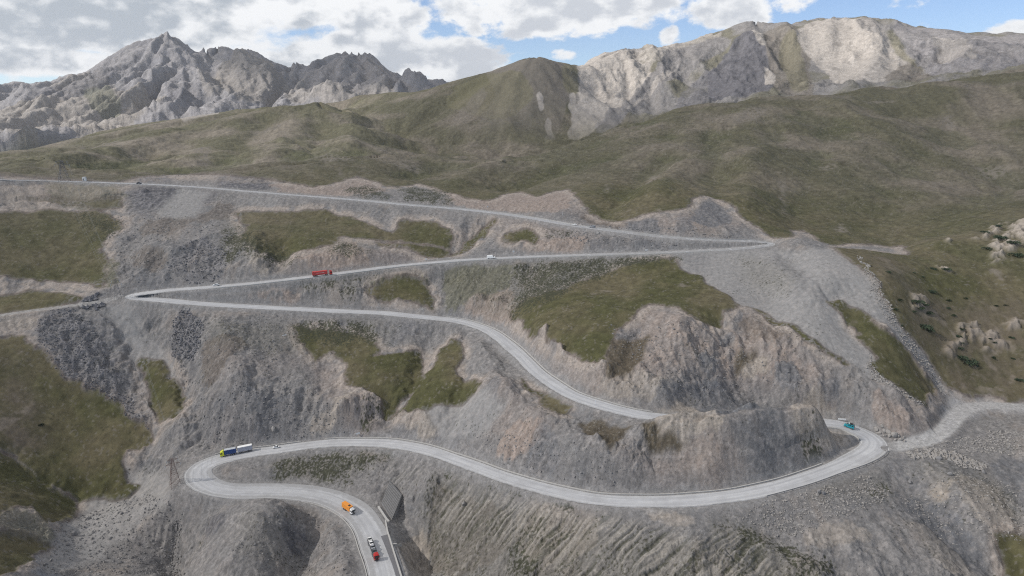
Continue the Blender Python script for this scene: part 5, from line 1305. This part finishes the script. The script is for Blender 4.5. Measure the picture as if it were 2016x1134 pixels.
# loose rubble nobody could count: one mesh per field
def rubble(name, fields, m, label, seed):
    rg = np.random.default_rng(seed); bv = []; 
    for k in range(4):
        r_ = np.random.default_rng(seed*10+k); q = np.array([[1,0,0],[-1,0,0],[0,1,0],[0,-1,0],[0,0,1],[0,0,-1]], float)*r_.uniform(.6, 1.2, (6, 1))+r_.normal(0, .18, (6, 3)); bv.append(q)
    tri = np.array([[0,2,4],[2,1,4],[1,3,4],[3,0,4],[2,0,5],[1,2,5],[3,1,5],[0,3,5]])
    V = []; Fc = []; n_ = 0
    for poly, cnt, s0, s1 in fields:
        PW = world_poly(poly); M = inpoly(PW, 1.3)&(rdist > 6.8)&(tdist > 3.4)&(ydist > 3.2)
        ij = np.argwhere(M)
        if not len(ij): continue
        wgt = (RR[ij[:, 0]]**2); wgt = wgt/wgt.sum(); pick = ij[rg.choice(len(ij), cnt, p=wgt)]
        for (i, j) in pick:
            s_ = s0*(s1/s0)**(rg.random()**2.2); th = rg.random()*6.28; c_, sn = math.cos(th), math.sin(th); q = bv[rg.integers(4)]*s_*np.array([1, rg.uniform(.6, 1), rg.uniform(.4, .9)])
            q = q@np.array([[c_, -sn, 0], [sn, c_, 0], [0, 0, 1]])
            V.append(q+np.array([X[i, j]+rg.uniform(-.3, .3), Y[i, j]+rg.uniform(-.3, .3), Z[i, j]+ZC+s_*.15])); Fc.append(tri+n_); n_ += 6
    V = np.concatenate(V); Fc = np.concatenate(Fc); me = bpy.data.meshes.new(name); me.from_pydata(V.tolist(), [], Fc.tolist()); me.update(); me.materials.append(m)
    o = bpy.data.objects.new(name, me); C.objects.link(o); tag(o, label, 'rubble', kind='stuff')
rubble('rubble', [(DARKT[0][0], 2600, .22, .8), (DARKT[1][0], 900, .35, 1.2), (DARKT[2][0], 600, .3, 1.1), (DARKT[4][0], 420, .5, 1.9)], stone[2], 'dark blue grey broken rock covering the talus slopes at the left', 3)
rubble('rubble', [([(1765,893),(1800,885),(1860,888),(1900,900),(1935,915),(1930,935),(1880,925),(1850,905),(1800,905)], 750, .3, 1.4), ([(1800,868),(1850,870),(1950,850),(2016,850),(2016,900),(1900,890)], 900, .22, .8), ([(1480,990),(1700,940),(1760,960),(1700,1010),(1560,1040),(1450,1020)], 1300, .22, .8),
   ([(1760,960),(1900,940),(2016,960),(2016,1100),(1850,1040)], 800, .2, .7), ([(1690,500),(1724,551),(1777,645),(1864,760),(1850,775),(1790,690),(1720,590)], 900, .3, .9), ([(1700,690),(1745,752),(1815,800),(1780,790),(1720,745)], 350, .3, .9)], stone[0], 'pale broken rock strewn below the right hairpin and down the scree edge', 4)
rubble('rubble', [([(150,1000),(260,960),(330,985),(330,1134),(80,1134),(100,1060)], 1500, .2, .9), ([(335,1020),(355,1010),(362,1134),(335,1134)], 380, .3, .9), ([(380,780),(620,760),(700,850),(560,870),(400,880)], 1100, .2, .8), ([(1100,440),(1340,450),(1480,470),(1300,490),(1130,480)], 500, .3, 1.0),
   ([(1200,640),(1420,650),(1600,770),(1300,790)], 900, .2, .8), ([(560,1000),(700,1040),(700,1134),(450,1134)], 500, .2, .7), ([(900,840),(1250,930),(1200,960),(1000,920)], 500, .2, .7), ([(340,630),(560,620),(560,760),(330,740)], 800, .2, .8),([(200,420),(460,440),(440,560),(250,560)], 900, .25, 1.0)], stone[1], 'grey stones scattered over the cut slopes', 5)
# ------------------------------------------------------------------ shrubs on the right hillside
leafm = bpy.data.materials.new('shrub_leaf'); leafm.use_nodes = True; t_ = NT(leafm.node_tree); bb = leafm.node_tree.nodes['Principled BSDF']; bb.inputs['Roughness'].default_value = .8
tcc = t_.new('ShaderNodeTexCoord'); t_.link(t_.mix(t_.ss(t_.noise(tcc.outputs['Object'], 1.3, 3, .6), .35, .65), (.014, .027, .012, 1), (.036, .058, .026, 1)), bb.inputs['Base Color'])
def shrub_mesh(seed):
    r_ = random.Random(seed); mb = MB(); lobes = [(r_.uniform(-.6, .6), r_.uniform(-.5, .5), r_.uniform(.35, .6)) for _ in range(6)]
    for _ in range(620):
        lx, ly, lr = lobes[r_.randrange(6)]; a, b = r_.uniform(0, 6.28), math.asin(r_.uniform(0, 1)); rr2 = lr*r_.uniform(.75, 1.08)
        p = Vector((lx+rr2*math.cos(a)*math.cos(b), ly+rr2*math.sin(a)*math.cos(b), .05+rr2*.8*math.sin(b))); u = Vector((r_.gauss(0, 1), r_.gauss(0, 1), r_.gauss(0, 1))).normalized(); v = u.orthogonal().normalized(); s_ = r_.uniform(.05, .11)
        mb.add([p+u*s_, p+v*s_*.7, p-u*s_, p-v*s_*.7], [(0, 1, 2, 3)])
    return mb
barkm = mat('shrub_stem', (.07, .055, .04), .9)
def make_shrub(seed):
    e = empty('shrub', '', 'shrub'); shrub_mesh(seed).build('foliage', leafm, e)
    st = MB(); r_ = random.Random(seed)
    for _ in range(6): a = r_.uniform(0, 6.28); st.cyl((math.cos(a)*.2, math.sin(a)*.2, .15), (math.cos(a), math.sin(a), 1.0), .03, .6, 5, .015)
    st.build('stem', barkm, e); return e
protos = [make_shrub(k) for k in range(3)]; used = set()
SH = [(1837,528,10,'dark shrub, left one of the pair in the middle of the right hillside'),(1864,530,10,'dark shrub, right one of the pair in the middle of the right hillside'),(1749,534,9,'low wide shrub beside the upper edge of the scree'),(1836,574,13,'broad low shrub on the right hillside above the pink bare patch'),
 (1808,595,15,0),(1812,606,14,0),(1829,615,14,'round shrub at the foot of the shrub clump on the right hillside'),(1867,590,7,0),(1867,605,7,0),(1876,620,7,0),(1901,586,6,0),(1771,590,8,0),(1764,606,8,0),(1819,643,21,'large dark shrub mass right of the lower scree edge'),(1892,646,8,0),(1887,661,9,0),
 (1892,703,15,'dark shrub just above the largest shrub at the lower right'),(1907,715,21,'largest round dark shrub below the pale outcrop at the lower right'),(1891,685,9,0),(1992,664,7,0),(1955,703,7,0),(1960,601,5,0),(2007,748,9,'dark shrub at the right frame edge above the gravel yard'),(1992,704,6,0),(1949,670,5,0),(1957,676,5,0),
 (2002,503,16,'wide green shrub below the big outcrop at the right edge'),(1971,468,15,'dark shrub on top of the big outcrop at the right edge'),(1996,476,13,'dark shrub in the middle of the big outcrop at the right edge'),(1944,489,11,'dark shrub at the lower left of the big outcrop'),(1967,444,9,0),(1939,459,9,0),(1713,522,5,0),(1816,543,6,0),(1799,535,5,0),(1896,673,5,0),
 (80,834,8,'lone round shrub on the bare patch of the lower left grass slope'),(1830,650,12,0),(1822,600,9,0),(1800,612,8,0),(1775,640,5,0),(1980,600,5,0),(1925,720,5,0)]
for n_, (px, py, w_, lb) in enumerate(SH):
    k = n_ % 3; src = protos[k]; e = src if k not in used else copy_tree(src); used.add(k)
    x, y, r = hitf(px, py+2); e.location = (x, y, zat(x, y)-.1); s_ = w_*r/1345/1.9*1.45
    e.scale = (s_, s_*rnd.uniform(.8, 1.1), s_*rnd.uniform(.7, .95)); e.rotation_euler = (0, 0, rnd.uniform(0, 6.28) if w_ < 9 else rnd.uniform(-.3, .3))
    e['label'] = lb or 'small dark shrub scattered on the right hillside'; e['group'] = 'shrubs on the right hillside'
# ------------------------------------------------------------------ unseen clouds placed overhead to shade the slopes
def cloud(label, cx, cy, cz, rx, ry, rz_, seed, op=.6):
    n1_, n2_ = 96, 40; vv = []
    th = np.linspace(0, 2*np.pi, n1_, endpoint=False)[None, :]; ph = np.linspace(-np.pi/2+.03, np.pi/2-.03, n2_)[:, None]
    ux = np.cos(ph)*np.cos(th); uy = np.cos(ph)*np.sin(th); uz = np.sin(ph)*np.ones_like(th)
    d = 1+.16*fbm(ux*3+seed, uy*3+uz, 1.0, 4, seed)
    top = np.where(uz > 0, 1.0, .35)
    V = np.stack([ux*d*rx, uy*d*ry, uz*d*rz_*top], -1).reshape(-1, 3)
    ff = [(i*n1_+j, i*n1_+(j+1) % n1_, (i+1)*n1_+(j+1) % n1_, (i+1)*n1_+j) for i in range(n2_-1) for j in range(n1_)]
    ff += [tuple(range(n1_-1, -1, -1)), tuple((n2_-1)*n1_+j for j in range(n1_))]
    m = bpy.data.materials.new('cloud_vapour'); m.use_nodes = True; m.node_tree.nodes.clear(); t = NT(m.node_tree)
    tcx = t.new('ShaderNodeTexCoord'); ob = tcx.outputs['Object']; nz = t.noise(ob, .0016, 5, .6)
    sp = t.new('ShaderNodeSeparateXYZ'); t.link(ob, sp.inputs[0])
    u = t.m('DIVIDE', sp.outputs[0], rx); v = t.m('DIVIDE', sp.outputs[1], ry)
    q = t.m('SQRT', t.m('ADD', t.m('MULTIPLY', u, u), t.m('MULTIPLY', v, v)))
    q = t.m('ADD', q, t.m('MULTIPLY', t.m('SUBTRACT', nz, .5), .9))
    opq = t.m('MULTIPLY', t.ss(q, 1.0, .72), op)
    tr = t.new('ShaderNodeBsdfTransparent'); df = t.new('ShaderNodeBsdfTranslucent'); df.inputs[0].default_value = (.9, .9, .92, 1)
    mx = t.new('ShaderNodeMixShader'); t.link(opq, mx.inputs[0]); t.link(tr.outputs[0], mx.inputs[1]); t.link(df.outputs[0], mx.inputs[2])
    out = t.new('ShaderNodeOutputMaterial'); t.link(mx.outputs[0], out.inputs[0])
    me = bpy.data.meshes.new('cloud'); me.from_pydata([tuple(p) for p in V.tolist()], [], ff); me.update(); me.shade_smooth(); me.materials.append(m)
    o = bpy.data.objects.new('cloud', me); C.objects.link(o); o.location = (cx, cy, ZC+cz); tag(o, label, 'cloud', kind='structure')
cloud('broad flat unseen cumulus cloud placed to shade the valley', -1150, 250, 1250, 2300, 1250, 160, 3, .25)
cloud('thin unseen cumulus cloud placed to shade the far massif', -2600, 3500, 1900, 1200, 900, 200, 8, .55)
hz = MB().box(-9500, 9500, -300, 10500, -700, 1150).build('haze', None)
hm = bpy.data.materials.new('haze_air'); hm.use_nodes = True; hm.node_tree.nodes.clear(); t = NT(hm.node_tree)
pv = t.new('ShaderNodeVolumePrincipled'); pv.inputs['Density'].default_value = 3.6e-5; pv.inputs['Color'].default_value = (.86, .88, .93, 1); pv.inputs['Anisotropy'].default_value = .2
ho = t.new('ShaderNodeOutputMaterial'); t.link(pv.outputs[0], ho.inputs['Volume']); hz.data.materials.clear(); hz.data.materials.append(hm); tag(hz, 'thin bluish mountain air veiling the far massif', 'haze', kind='stuff')
print('all done', round(time.time()-T0, 1))
